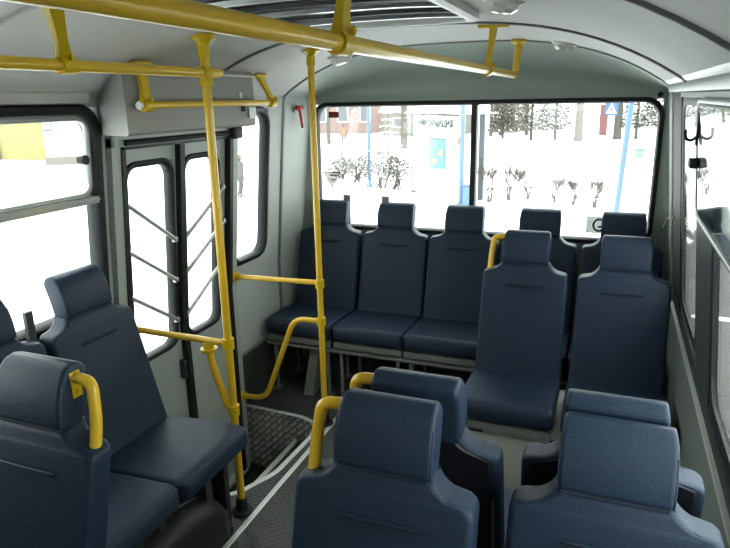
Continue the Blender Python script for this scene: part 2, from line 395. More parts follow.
# ------------------------------------------------------------------ windows
def wframe(W, h, name, lab, divider=None, glassm='glass', go=-.028, gd=.016, gb=-.05, gw=.042):
    a0, a1, z0, z1 = h
    t = thing(name, W((a0+a1)/2, z0, 0), lab, 'window', kind='structure')
    mb = MB(); ring(mb, W, a0-.012, a1+.012, z0-.012, z1+.012, .10, gw, gb, gd); mb.build('gasket', M['rubber'], t, angle=50)
    mb = MB(); mbox(mb, W, a0+.01, a1-.01, z0+.01, z1-.01, go-.002, go+.002); mb.build('pane', M[glassm], t)
    if divider:
        mb = MB(); ring(mb, W, a0+.028, a1-.028, divider, z1-.028, .05, .020, -.028, -.006); mb.build('vent_sash', M['sash'], t, angle=50)
        mb = MB(); mbox(mb, W, a0+.02, a1-.02, divider-.022, divider+.004, -.026, .012); mbox(mb, W, a0+.02, a1-.02, divider-.010, divider-.006, .012, .016); mb.build('divider_rail', M['alu'], t)
        c = W(a1-.09, 1.55, -.01); s_ = 1 if W is WL else -1
        mb = MB(); mb.cyl((c[0], c[1], c[2]), .014, .03*s_, 14, axis='x'); mb.cyl((c[0]+.02*s_, c[1], c[2]), .018, .014*s_, 14, axis='x'); mb.build('knob', M['black'], t)
    return t
wframe(WL, LWIN, 'window_2', 'large left window with a sliding vent across its top', 1.40)
wframe(WL, LSM, 'window_4', 'narrow window behind the folding door', None, 'glass', -.028, .012, -.045, .036)
wframe(WR, RWIN, 'window_5', 'large right window with a thick rubber gasket', None, 'glass', -.004, .006, -.014)
wframe(WR, RSM, 'window_7', 'rear right window with snow spattered glass', None, 'glassd', -.004, .003, -.014)
t = wframe(WB, BWIN, 'window_8', 'wide rear window with a central bar', None, 'glass', -.028, .012, -.045, .030)
mb = MB(); mbox(mb, WB, -.797, -.765, .94, 1.71, -.045, .012); mb.build('centre_bar', M['rubber'], t)
# dark pillar between the right windows
mb = MB(); mbox(mb, WR, 1.955, 2.30, .80, 1.75, 0, .004); struct(mb.build('trim_13', M['rubberg'], recentre=False), 'dark pillar cover between the right windows', 'trim')
mb = MB(); mbox(mb, WR, 2.90, 3.28, .80, 1.75, 0, .006); struct(mb.build('trim_14', M['black'], recentre=False), 'dark pillar cover behind the last right window', 'trim')
# right vent sash standing proud of the window
t = thing('window_9', (.2, 1.2, 1.37), 'proud sliding vent sash of the near right window reflecting the seats', 'window', kind='structure')
mb = MB(); ring(mb, WR, .40, 2.15, 1.375, 1.735, .05, .014, .016, .028); mb.build('sash_frame', M['sash'], t, angle=50)
mb = MB(); ring(mb, WR, .412, 2.138, 1.387, 1.723, .04, .010, .017, .026); mb.build('seal', M['rubber'], t, angle=50)
mb = MB(); mbox(mb, WR, .42, 2.13, 1.395, 1.715, .022, .025); mb.build('pane', M['glass'], t)
mb = MB(); c = WR(2.125, 1.545, .036); mb.rbox(c[0]-.012, c[0]+.012, c[1]-.03, c[1]+.03, c[2]-.014, c[2]+.014, .004); mb.build('latch', M['black'], t)
# trim rail under right windows, and chrome strip
mb = MB(); mbox(mb, WR, YF, 3.30, .735, .749, 0, .016); struct(mb.build('trim_15', M['aluw'], recentre=False), 'thin light rail below the right windows', 'trim')
mb = MB(); mbox(mb, WR, YF, 3.30, .76, .835, 0, .006); struct(mb.build('trim_16', M['rubberg'], recentre=False), 'dark green sill panel below the right windows', 'trim')
mb = MB(); mbox(mb, WR, YF, 3.4, .0, .32, 0, .012); struct(mb.build('baseboard_right', M['kick'], recentre=False), 'kick panel low on the right wall', 'panel')

# ------------------------------------------------------------------ folding door
t = thing('door_1', WL(2.38, -.40, 0), 'folding two-leaf passenger door with long windows and diagonal guard bars', 'door', kind='structure')
t['kind'] = 'structure'
mb = MB(); mbox(mb, WL, 1.935, 1.985, -.42, 1.62, 0, .03); mbox(mb, WL, 2.79, 2.84, -.42, 1.62, 0, .03); mbox(mb, WL, 1.935, 2.84, 1.585, 1.64, 0, .05); mb.build('door_frame', M['door'], t)
mb = MB(); mbox(mb, WL, 1.985, 2.008, -.40, 1.585, -.02, .035); mbox(mb, WL, 2.362, 2.395, -.40, 1.585, -.02, .030); mbox(mb, WL, 2.762, 2.79, -.40, 1.585, -.02, .035); mbox(mb, WL, 1.99, 2.79, 1.572, 1.588, -.02, .045); mb.build('rubber_seal', M['rubber'], t)
for (y0, y1, g0, g1, bars) in ((2.008, 2.362, 2.03, 2.335, [((2.012, 1.35), (2.33, 1.131)), ((2.012, 1.146), (2.33, .932)), ((2.008, .943), (2.33, .726))]),
                               (2.395, 2.762, 2.415, 2.70, [((2.405, 1.128), (2.724, 1.325)), ((2.405, .948), (2.73, 1.145)), ((2.40, .728), (2.714, .925))])):
    mb = MB(); panel(mb, WL, y0, y1, -.39, 1.57, [(g0, g1, .60, 1.505)], -.03, .0)
    leaf = mb.build('door_leaf', M['door'], t)
    mb = MB(); ring(mb, WL, g0-.012, g1+.012, .588, 1.517, .075, .028, -.035, .010); mb.build('gasket', M['rubber'], leaf, angle=50)
    mb = MB(); mbox(mb, WL, g0, g1, .60, 1.505, -.018, -.014); mb.build('pane', M['glass'], leaf)
    for (a, b) in bars:
        mb = MB(); p, q = Vector(WL(a[0], a[1], .018)), Vector(WL(b[0], b[1], .018)); mb.tube([p, q], .0105, 8)
        mb.rbox(p.x-.014, p.x+.006, p.y-.012, p.y+.012, p.z-.012, p.z+.012, .003); mb.rbox(q.x-.014, q.x+.006, q.y-.012, q.y+.012, q.z-.012, q.z+.012, .003)
        mb.build('guard_bar', M['sash'], leaf)
    # pressed grooves in the lower panel
    mb = MB(); mbox(mb, WL, g0, g1, .27, .278, 0, .005); mbox(mb, WL, g0, g1, .10, .108, 0, .005); mbox(mb, WL, g0, g1, -.08, -.072, 0, .005); mbox(mb, WL, g0, g1, -.26, -.252, 0, .005); mb.build('pressed_rib', M['door'], leaf)
mb = MB(); c = WL(2.34, .46, .0); mb.rbox(c[0], c[0]+.03, c[1]-.012, c[1]+.012, c[2]-.05, c[2]+.05, .005); mb.tube([(c[0]+.03, c[1], c[2]+.02), (c[0]+.055, c[1], c[2]+.03), (c[0]+.06, c[1], c[2]-.02)], .006, 8); mb.build('latch', M['darkgrey'], t)
# door mechanism housing
bx = thing('door_mechanism_housing', (-1.75, 2.27, 1.63), 'grey metal box housing above the folding door, under the ceiling', 'housing')
mb = MB(); y0, y1 = 1.835, 2.72; fx = -1.645
prof = [(WL(0, 1.635, .0)[0], 1.635), (fx-.01, 1.635), (fx, 1.645), (fx-.005, zc(fx-.005-CX)-.005), (-1.76, zc(-1.76-CX)-.005), (-1.84, 1.78)]
mb.loft([[(x, (y0 if y == y0 else y)+(.075*min(1, (fx-x)/.2) if y == y0 else 0), z) for x, z in prof] for y in (y0, y1)], True, True); mb.build('casing', M['box'], bx)
mb = MB(); mb.box(fx-.02, fx+.004, y0, y1+.01, 1.86, 1.868); mb.build('edge_strip', M['aluw'], bx)
mb = MB(); mb.box(fx-.002, fx+.006, 2.60, 2.625, 1.705, 1.745); mb.build('slot', M['black'], bx)
mb = MB(); mb.box(fx-.002, fx+.005, 2.585, 2.605, 1.765, 1.79); mb.build('sticker', M['white'], bx)
mb = MB(); mb.box(fx-.002, fx+.008, 2.655, 2.715, 1.672, 1.722); mb.build('plate', M['sash'], bx)
# roller mechanism under the box
mb = MB(); mb.tube([(-1.80, 1.98, 1.60), (-1.80, 2.78, 1.60)], .012, 8); mb.rbox(-1.83, -1.77, 2.72, 2.80, 1.57, 1.63, .01); mb.build('door_track', M['black'], bx)

# ------------------------------------------------------------------ hatch & lamps
h = thing('roof_hatch', (CX, 1.48, 1.99), 'framed roof ventilation hatch with dark slats in the ceiling', 'hatch')
def CE(x, y, o): return (x, y, zc(x-CX)-o)
def CEm(a, b, o): return CE(a, b, o)
mb = MB(); ring(mb, CEm, -1.20, -.45, .95, 2.24, .05, .04, -.004, .028); mb.build('frame', M['white'], h, angle=50)
mb = MB(); mb.loft([[CE(x, y, .004) for x in [-1.18+.71*k/12 for k in range(13)]] for y in (.98, 2.21)], False); mb.build('recess', M['seam'], h)
for k in range(9):
    y = 1.06+.135*k
    mb = MB(); mb.loft([[CE(x, y-.018, .008), CE(x, y-.01, .02), CE(x, y+.01, .02), CE(x, y+.018, .008)] for x in [-1.17+.69*q/10 for q in range(11)]], False); mb.build('slat', M['darkgrey'] if k % 2 else M['alu'], h)
lamp0 = None
for (x, y, sc, lab) in ((-1.40, 3.22, 1.0, 'small oval ceiling lamp near the top of the yellow pole at the rear left'), (-.262, 3.30, .8, 'small oval ceiling lamp near the rear right of the ceiling'), (-.31, 1.82, .75, 'faceted ceiling lamp cut by the top edge of the picture, behind the hatch')):
    if lamp0 is None:
        l = thing('ceiling_lamp', (x, y, zc(x-CX)), lab, 'lamp', 'ceiling lamps'); lamp0 = l
        mb = MB()
        N = 24; rings = []
        for (r, z) in ((.075, .004), (.078, -.006), (.070, -.014), (.055, -.018)): rings.append([(r*1.0*math.cos(2*PI*k/N), r*.72*math.sin(2*PI*k/N), z) for k in range(N)])
        mb.loft(rings, True, True); mb.build('base_ring', M['white'], l, world=False)
        mb = MB(); rings = []; N = 8
        for (r, z) in ((.066, -.013), (.060, -.032), (.040, -.046), (.012, -.050)): rings.append([(r*math.cos(2*PI*(k+.5)/N), r*.72*math.sin(2*PI*(k+.5)/N), z) for k in range(N)])
        mb.loft(rings, True, True); mb.build('lens', M['lens'], l, world=False, smooth=False)
    else:
        l = copy_tree(lamp0); l.location = (x, y, zc(x-CX)); l['label'] = lab
    l.scale = (sc, sc, sc); d = x-CX
    l.rotation_euler = (0, math.atan(.253*3*d*abs(d)/1.04**3), 0)
del lamp0

# ------------------------------------------------------------------ handrails and poles
RP = .0165
def clamp(mb, c, axis='z', r=.024, h=.045):
    o = [c[0], c[1], c[2]]; i = 'xyz'.index(axis); o[i] -= h/2; mb.cyl(o, r, h, 16, axis=axis)
    e = [c[0], c[1], c[2]]; j = (i+1) % 3; e[j] += r; mb.cyl([e[0]-.008 if j != 0 else e[0]-.008, e[1]-(.008), e[2]-.008], .009, .016, 8, axis=axis)
def pole(x, y, lab, extra):
    zt = zc(x-CX)
    t = thing('grab_pole', (x, y, 0), lab, 'pole')
    mb = MB(); mb.tube([(x, y, .03), (x, y, 1.0), (x, y, zt-.01)], RP, 18); mb.build('tube', M['yellow'], t)
    mb = MB(); mb.loft([[(x+r*math.cos(2*PI*k/20), y+r*math.sin(2*PI*k/20), z) for k in range(20)] for r, z in ((.045, 0), (.045, .008), (.028, .02), (.024, .07), (.019, .075))], True, True); mb.build('foot', M['black'], t)
    mb = MB(); mb.loft([[(x+r*math.cos(2*PI*k/20), y+r*math.sin(2*PI*k/20), z) for k in range(20)] for r, z in ((.021, zt-.075), (.022, zt-.03), (.032, zt-.018), (.045, zt-.01), (.045, zt+.004))], True, True); mb.build('ceiling_flange', M['yellow2'], t)
    for z in extra: mb = MB(); clamp(mb, (x, y, z)); mb.build('clamp', M['yellow2'], t)
    return t
P1 = (-1.40, 1.99); P2 = (-1.382, 2.82)
pole(*P1, 'nearer yellow pole beside the step, its foot in a black boot', (.80, .50, 1.835))
pole(*P2, 'farther yellow pole standing in front of the rear bench seats', (.82, .61))
def flange(mb, c, axis, s=1, r=.03):
    mb.cyl(c, r, .008*s, 18, axis=axis); mb.cyl(c, r*.68, .03*s, 18, axis=axis, r2=.019)
# lateral rails
wx = WL(0, .81, 0)[0]
t = thing('guard_rail', (-1.65, P1[1], .81), 'yellow horizontal rail from the nearer pole to the wall before the door', 'handrail')
mb = MB(); mb.tube([(wx+.01, P1[1]-.02, .815), (P1[0]-.02, P1[1], .80)], .014, 14); mb.build('tube', M['yellow'], t)
mb = MB(); flange(mb, (wx, P1[1]-.02, .815), 'x'); mb.build('wall_flange', M['yellow2'], t)
t = thing('guard_rail', (-1.65, P2[1], .82), 'yellow horizontal rail from the farther pole to the wall behind the door', 'handrail')
mb = MB(); mb.tube([(wx+.03, P2[1], .815), (P2[0]-.02, P2[1], .825)], .014, 14); mb.build('tube', M['yellow'], t)
mb = MB(); flange(mb, (wx+.03, P2[1], .815), 'x'); mb.build('wall_flange', M['yellow2'], t)
# bent rails
t = thing('bent_handrail', (-1.65, P2[1], .1), 'yellow S-bent handrail from the farther pole down to the step edge post', 'handrail')
mb = MB(); mb.tube(smoothpath([(P2[0]-.02, 2.82, .61), (-1.545, 2.82, .607), (-1.755, 2.82, .095), (-1.895, 2.82, .085)], .075, 8), .0155, 14); mb.build('tube', M['yellow'], t)
mb = MB(); flange(mb, (-1.915, 2.82, .085), 'x'); mb.build('wall_flange', M['yellow2'], t)
t = thing('bent_handrail', (-1.47, P1[1], .5), 'short yellow bent rail hanging beside the nearer pole below its clamp', 'handrail')
mb = MB(); mb.tube(smoothpath([(P1[0]-.015, 1.99, .50), (-1.432, 1.99, .52), (-1.485, 1.99, .68), (-1.50, 1.99, .775)], .05, 6), .0155, 14); mb.build('tube', M['yellow'], t)
mb = MB(); mb.cyl((-1.498, 1.99, .755), .034, .012, 18, r2=.036); mb.cyl((-1.498, 1.99, .765), .022, .03, 14); mb.build('rail_flange', M['yellow2'], t)
# ceiling rails
def bracket(x, y, z, tx, ty, px=.02, py=.048):
    """tapered arm from the ceiling to a collar round the rail (rail runs along y)"""
    mb = MB(); tz = zc(tx-CX)
    mb.cyl((x, y-.024, z), .023, .048, 18, axis='y')
    A, B = Vector((x, y, z+.012)), Vector((tx, ty, tz-.004)); rings = []
    for k, (w, d) in enumerate(((.020, .012), (.016, .008), (.020, .010), (.026, .012))):
        c = A.lerp(B, k/3); rings.append([(c.x-d, c.y-w, c.z), (c.x+d, c.y-w, c.z), (c.x+d, c.y+w, c.z), (c.x-d, c.y+w, c.z)])
    mb.loft(rings, True, True)
    mb.rbox(tx-px, tx+px, ty-py, ty+py, tz-.014, tz+.002, .006)
    mb.cyl((x+.018, y+.0, z+.02), .008, .012, 8, axis='x')
    return mb
t = thing('ceiling_handrail', (-.49, .9, 1.85), 'long yellow ceiling rail running under the roof hatch toward the rear window', 'handrail')
zA = 1.852; xA = -.49
mb = MB(); mb.tube(smoothpath([(xA, -1.4, zA), (xA, 3.31, zA), (xA+.008, 3.335, zc(xA-CX)-.01)], .04, 6), .0165, 18); mb.build('tube', M['yellow'], t)
for y in (0.0, 1.13, 2.58): bracket(xA, y, zA, xA+.02, y, .062, .02).build('hanger', M['yellow2'], t)
mb = MB(); z = zc(xA-CX); mb.loft([[(xA+.008+r*math.cos(2*PI*k/20), 3.335+r*math.sin(2*PI*k/20), q) for k in range(20)] for r, q in ((.02, z-.05), (.022, z-.025), (.04, z-.012), (.04, z+.003))], True, True); mb.build('end_flange', M['yellow2'], t)
t = thing('ceiling_handrail', (-1.40, .5, 1.85), 'yellow ceiling rail above the left window ending at the nearer pole', 'handrail')
zB = 1.853; xB = -1.40
mb = MB(); mb.tube([(xB, -1.4, zB), (xB, 1, zB), (xB, 2.075, zB)], .0165, 18); e = []
mb.loft([[(xB+r*math.cos(2*PI*k/18), y, zB+r*math.sin(2*PI*k/18)) for k in range(18)] for r, y in ((.0165, 2.074), (.0145, 2.083), (.008, 2.089), (.002, 2.091))], True, True); mb.build('tube', M['yellow'], t)
bracket(xB, 1.355, zB, xB+.12, 1.22).build('hanger', M['yellow2'], t)
bracket(xB, -.2, zB, xB+.025, -.2).build('hanger', M['yellow2'], t)
mb = MB(); mb.cyl((P1[0], P1[1], zB-.045), .026, .028, 18, r2=.02); mb.cyl((xB, P1[1]-.025, zB), .023, .05, 18, axis='y'); mb.build('pole_clamp', M['yellow2'], t)
t = thing('ceiling_handrail', (-1.60, 2.35, 1.743), 'short yellow rail hung in front of the grey box above the door', 'handrail')
xC = -1.605; zC_ = 1.743
mb = MB(); mb.tube([(xC, 1.865, zC_), (xC, 2.84, zC_)], .0135, 16); mb.build('tube', M['yellow'], t)
mb = MB(); mb.cyl((xC, 1.858, zC_), .0145, .01, 16, axis='y'); mb.build('end_cap', M['white'], t)
for y, ty, tx in ((1.90, 1.92, -1.632), (2.82, 2.82, -1.672)):
    bracket(xC, y, zC_, tx, ty).build('hanger', M['yellow2'], t)

# ------------------------------------------------------------------ seats
REC = math.tan(math.radians(14))
def backw(z):
    """half width of the back at height z above the floor"""
    if z < .905: return .204 - .004*(z-.44)/.465
    if z < .93: t = (z-.905)/.025; return .183 + .017*math.sqrt(max(0, 1-t*t))
    if z < 1.0: t = (z-.93)/.07; return .183 - .077*math.sqrt(max(0, 1-(1-t)**2))
    return .106
def section(w, t, yf, z, shear, n=7, r=.017):
    """rounded rectangle in plan: front face at y=yf, thickness t"""
    r1 = min(r, t*.48, w*.5); L = []
    for (sx, cy, st) in ((1, yf+t-r1, 0), (-1, yf+t-r1, 1), (-1, yf+r1, 2), (1, yf+r1, 3)):
        for k in range(n+1):
            a = PI/2*(st+k/n); L.append((sx*(w-r1)+r1*math.cos(a), cy+r1*math.sin(a), z))
    return L
def build_seat():
    root = thing('passenger_seat', (0, 0, 0), 'seat', 'seat')
    def yf(z): return (z-.44)*REC
    # backrest
    rings = []
    N = 84
    for k in range(N+1):
        z = .425 + (.975-.425)*k/N
        w = backw(z); t = .078; f = yf(z)
        bulge = .012*math.sin(max(0, min(1, (z-.45)/.48))*PI)**.7
        cre = .007*math.exp(-((z-.875)/.007)**2)
        end = 1.
        if k == 0: w -= .02; t -= .03; f += .012
        if k == 1: w -= .006; t -= .008; f += .003
        seam_ = .010*math.exp(-((z-.975)/.008)**2)
        L = section(w, t, f, z, 0, n=7)
        out = []
        for (x, y, zz) in L:
            if y < f+.02:
                cf = max(0, 1-(abs(x)/(w*.9))**4)
                cx = cre*(1 if abs(x) < .085 else max(0, 1-(abs(x)-.085)/.02))
                y = y - bulge*cf + seam_
            out.append((x, y, zz))
        rings.append(out)
    # densify the front face in x for the crease
    mb = MB(); mb.loft(rings, True, True); back = mb.build('backrest', M['seat'], root, world=False, angle=60)
    mb = MB(); mb.tube([(-.100+.2*k/10, yf(.972)+.0015, .9725) for k in range(11)], .0042, 6); mb.build('head_seam', M['crease'], back, world=False)
    mb = MB(); mb.tube([(-.090+.18*k/12, yf(.868)-.0058, .8675-.003*math.cos((k-6)/6*1.2)) for k in range(13)], [.0008]+[.0022]*11+[.0008], 6); mb.build('fold_shade_line', M['crease'], back, world=False)  # thin dark line painting the shade beneath the sewn fold
    # crease: a thin sewn fold
    mb = MB(); pts = [(-.095+.19*k/12, yf(.875)-.0065, .875-.003*math.cos((k-6)/6*1.2)) for k in range(13)]
    mb.tube(pts, [.0010]+[.0042]*11+[.0010], 8); mb.build('sewn_fold', M['seat'], back, world=False)
    for s_ in (-1, 1):
        mb = MB(); pts = [(s_*(backw(z)-.006), yf(z)+.012-.004, z) for z in [.45+.515*k/60 for k in range(61)]]
        mb.tube(pts, .0019, 6); mb.build('piping', M['piping'], back, world=False)
    # headrest: rolled top
    rings = []; N = 26
    for k in range(N+1):
        u = k/N; z = .970 + u*.152
        w = .107 + .002*math.sin(u*PI); t = .078 + .006*math.sin(u*PI); f = yf(z) - .010*math.sin(min(1, u*1.2)*PI*.9) - .003
        if u < .08: f += .010*(1-u/.08); t -= .012*(1-u/.08)
        if u > .74:
            q = (u-.74)/.26; sh = 1-math.sqrt(max(0, 1-q*q)); z = .970+.74*.152 + .26*.152*q
            f += .030*sh; t -= .060*sh; w -= .008*sh
        rings.append(section(w, max(t, .010), f, z, 0, n=6, r=.012))
    mb = MB(); mb.loft(rings, True, True); hd = mb.build('headrest', M['seat2'], root, world=False, angle=60)
    for s_ in (-1, 1):
        mb = MB(); pts = [(s_*(.107), yf(z)-.004-.010*math.sin(min(1, (z-.970)/.152*1.2)*PI*.9)+.006, z) for z in [.975+.105*k/16 for k in range(17)]]
        mb.tube(pts, .0019, 6); mb.build('piping', M['piping'], hd, world=False)
    # cushion
    rings = []; N = 24
    for k in range(N+1):
        y = .03 - .42*k/N; u = k/N
        top = .452 + .022*u + .006*math.sin(u*PI); bot = .368 + .010*u
        w = .206
        if k in (0, N): top -= .022; bot += .022; w -= .018
        elif k in (1, N-1): top -= .006; bot += .006; w -= .004
        r = .015; L = []
        for (sx, cz, st) in ((1, top-r, 0), (-1, top-r, 1), (-1, bot+r, 2), (1, bot+r, 3)):
            for q in range(6):
                a = PI/2*(st+q/5); L.append((sx*(w-r)+r*math.cos(a), y, cz+r*math.sin(a)))
        rings.append(L)
    mb = MB(); mb.loft(rings, True, True); cu = mb.build('cushion', M['seat'], root, world=False, angle=60)
    mb = MB(); pts = [(.206, .0, .432), (.206, -.43, .454), (-.206, -.43, .454), (-.206, .0, .432)]; mb.tube(smoothpath([(.2065, .0, .438), (.2065, -.382, .460), (-.2065, -.382, .460), (-.2065, .0, .438)], .025, 5), .0019, 6); mb.build('piping', M['piping'], cu, world=False)
    # dark shell on the rear face of the back
    rings = []
    for k in range(40):
        z = .46+.50*k/39; w = backw(z)-.012; f = yf(z)+.078
        rings.append([(-w, f-.004, z), (-w+.012, f+.006, z), (w-.012, f+.006, z), (w, f-.004, z)])
    mb = MB(); mb.loft(rings, True, True); mb.build('back_shell', M['shell'], root, world=False)
    # frame & legs
    mb = MB()
    for y in (-.36, -.06): mb.box(-.20, .20, y-.015, y+.015, .340, .372)
    for x in (-.17, .17): mb.box(x-.012, x+.012, -.37, .06, .340, .374)
    mb.tube([(-.18, .055, .35), (-.18, .160, .80)], .010, 8); mb.tube([(.18, .055, .35), (.18, .160, .80)], .010, 8)
    mb.build('seat_frame', M['grey'], root, world=False)
    for x in (-.17, .17):
        mb = MB(); mb.tube([(x, -.34, .33), (x, -.33, .01)], .011, 8); mb.box(x-.02, x+.02, -.37, -.29, 0, .008); mb.build('leg', M['grey'], root, world=False)
        mb = MB(); mb.tube([(x, -.06, .33), (x, -.05, .01)], .011, 8); mb.box(x-.02, x+.02, -.09, -.01, 0, .008); mb.build('leg', M['grey'], root, world=False)
    return root
def build_handle(root, s_):
    """yellow grab handle on one side of the seat back: from the headrest side down to the shoulder"""
    z0, z1 = .93, 1.088; yb = (z1-.44)*REC+.034; x0 = s_*.104; x1 = s_*.172
    mb = MB(); mb.tube(smoothpath([(x0, yb, z1), (x1-s_*.012, yb, z1-.002), (x1, yb-.014, z0+.05), (x1, yb-.040, z0-.04)], .065, 9), .0145, 14)
    h_ = mb.build('grab_handle', M['yellow'], root, world=False)
    mb = MB(); mb.rbox(x0-.001+(0 if s_ > 0 else -.006), x0+.006+(0 if s_ > 0 else 0), yb-.016, yb+.016, z1-.052, z1+.016, .004); mb.cyl((x0+s_*.004, yb, z1-.036), .006, .005*s_, 10, axis='x'); mb.build('mounting_plate', M['yellow2'], h_, world=False)

proto = build_seat()
first = [True]
def place(x, y, rz, label, group=None, handle=0, dz=0, rot=0., noleg=False):
    if first[0]: o = proto; first[0] = False
    else: o = copy_tree(proto0)
    o.location = (x, y, dz); o.rotation_euler = (rot, 0, rz); o['label'] = label
    if group: o['group'] = group
    return o
# keep a clean copy source: handle is added afterwards on the placed seats
proto0 = proto
spots = [
 (-1.68, 3.475, 0, 'navy rear bench seat at the far left against the side wall, behind the pole', 'rear row of five seats', 0, 0),
 (-1.235, 3.475, 0, 'navy rear seat second from the left of the back row', 'rear row of five seats', 0, 0),
 (-.80, 3.475, 0, 'navy rear seat in the middle of the row, beneath the rear window bar', 'rear row of five seats', 0, 0),
 (-.36, 3.475, 0, 'navy rear seat second from the right of the back row, behind the handled seat', 'rear row of five seats', 0, 0),
 (.085, 3.475, 0, 'navy rear seat at the far right of the back row, mostly hidden', 'rear row of five seats', 0, 0),
 (-.352, 2.83, 0, 'navy seat with full cushion in view and yellow handle, facing the camera on the right', 'forward facing pair at the right', -1, 0),
 (.092, 2.83, 0, 'navy window-side seat facing the camera beside the handled seat, against right wall', 'forward facing pair at the right', 0, 0),
 (-.39, 1.50, PI, 'navy seat back turned away with yellow handle, right behind the front centre seat', 'rear facing pair at the right', 1, 0),
 (.052, 1.56, PI, 'navy seat back turned away, only rolled top and shoulders showing behind the bottom right seat', 'rear facing pair at the right', 0, 0),
 (-.42, .965, 0, 'navy front centre seat back with yellow handle at its left, cut by the bottom edge', 'nearest pair at the right', -1, 0),
 (.048, 1.00, 0, 'navy seat back at bottom right, nearest the right window', 'nearest pair at the right', 0, 0),
 (-1.28, .83, 0, 'navy seat back at the lower left with yellow handle on its right', None, 1, .025),
 (-1.655, 1.685, PI/2, 'navy sideways seat on the wheel arch by the left window, next to the door', 'sideways seats over the wheel arch', 0, .03),
 (-1.655, 1.255, PI/2, 'navy sideways seat nearer the camera at the left edge, its back mostly cut off', 'sideways seats over the wheel arch', 0, .035),
]
made = []
for s in spots: made.append((place(s[0], s[1], s[2], s[3], s[4], 0, s[6]), s))
for o, s in made:
    if s[5]: build_handle(o, s[5])
# slight extra recline of the bottom right seat
made[10][0].scale = (1.06, 1, 1); made[10][0].location.x += .012; made[9][0].scale = (1.03, 1, 1); made[9][0].location.x += .01
made[10][0].rotation_euler.x = -math.radians(2.5); made[10][0].location.y += .045; made[10][0].location.z -= .03; made[8][0].location.z -= .015
for i in range(5): made[i][0].scale = (1.05, 1, 1)
# sideways seats stand on the wheel arch: shorten their legs; the ones over the box keep only what shows
for i in (12, 13):
    for ch in list(made[i][0].children):
        if ch.name.startswith('leg'):
            bpy.data.objects.remove(ch)
        elif ch.name.startswith('seat_frame'):
            bpy.data.objects.remove(ch)
for i in (5, 6):
    for ch in list(made[i][0].children):
        if ch.name.startswith('leg'): bpy.data.objects.remove(ch)
# stubs of the seat frame behind the rear headrests
for i, sx in ((0, 1), (1, -1)):
    x, y = spots[i][0], spots[i][1]
    mb = MB(); mb.box(x+sx*.085-.022, x+sx*.085+.022, y+.215, y+.23, .96, 1.155); mb.build('back_bracket', M['grey'], made[i][0])
# rear row common bearer
t = thing('bench_bearer', (-.8, 3.1, 0), 'grey steel bearer rails running under the rear row of seats', 'bench frame')
mb = MB(); mb.box(-1.90, .30, 3.10, 3.13, .31, .325); mb.build('front_rail', M['grey'], t)
mb = MB(); mb.box(-1.90, .30, 3.42, 3.45, .295, .325); mb.build('rear_rail', M['grey'], t)
mb = MB(); mb.hexa([(-1.66, 3.10, 0), (-1.60, 3.10, 0), (-1.60, 3.30, 0), (-1.66, 3.30, 0), (-1.66, 3.24, .30), (-1.60, 3.24, .30), (-1.60, 3.40, .30), (-1.66, 3.40, .30)]); mb.build('bracket_foot', M['grey'], t)
# heater box under the right pair
t = thing('heater_box', (-.13, 2.75, 0), 'beige metal heater box carrying the right forward facing pair of seats', 'box')
mb = MB(); mb.rbox(-.56, .32, 2.52, 3.0, 0, .30, .012); mb.build('casing', M['beige'], t)
mb = MB(); mb.box(-.565, .325, 2.50, 3.0, .30, .325); mb.build('lid', M['beige'], t)
for x in (-.48, -.12):
    mb = MB(); mb.box(x-.035, x+.035, 2.497, 2.503, .303, .318); mb.build('slot', M['black'], t)
mb = MB(); mb.cyl((-.20, 2.49, .28), .012, .03, 10, axis='y'); mb.rbox(-.19, -.15, 2.495, 2.52, .27, .30, .004); mb.build('catch', M['chrome'], t)
# wheel arch
t = thing('wheel_arch', (-1.63, 1.37, 0), 'black vinyl wheel arch hump on the floor under the sideways seats', 'wheel arch')
mb = MB(); rings = []
for (x, sc) in ((-1.925, 1), (-1.50, 1), (-1.46, .985), (-1.42, .95), (-1.385, .88), (-1.365, .78), (-1.358, .6)):
    L = []
    for k in range(25):
        a = PI*k/24; L.append((x, 1.37 + .53*(.6+.4*sc)*math.cos(a), .265*sc*math.sin(a)**.6 if 0 < k < 24 else 0))
    rings.append(L)
mb.loft(rings, False); mb.add(rings[-1], [tuple(range(25))]); mb.build('hump', M['arch'], t, angle=50)
mb = MB(); mb.tube([(-1.46, 1.37+.528*math.cos(PI*k/24), .264*(math.sin(PI*k/24)**.6 if 0 < k < 24 else 0)) for k in range(25)], .004, 6); mb.build('welt', M['seam'], t)
for (y0, y1) in ((1.06, 1.10), (1.38, 1.42), (1.50, 1.54), (1.78, 1.82)): mb = MB(); mb.box(-1.75, -1.42, y0, y1, .05, .385); mb.build('seat_support', M['darkgrey'], t)
t = thing('partition_panel', (-1.62, 1.945, 0), 'dark upright panel under the sideways seat at the door step', 'panel')
mb = MB(); mb.box(-1.80, -1.44, 1.925, 1.94, 0, .39); mb.build('panel', M['kick'], t)
mb = MB(); mb.box(-1.45, -1.425, 1.915, 1.945, 0, .40); mb.build('edge_post', M['darkgrey'], t)
# metal strap behind the sideways seats
mb = MB(); mb.box(-1.86, -1.845, 1.452, 1.482, .60, 1.06); tag(mb.build('window_strap', M['rubberg']), 'dark upright strap between the two sideways seat backs at the left window', 'strap')
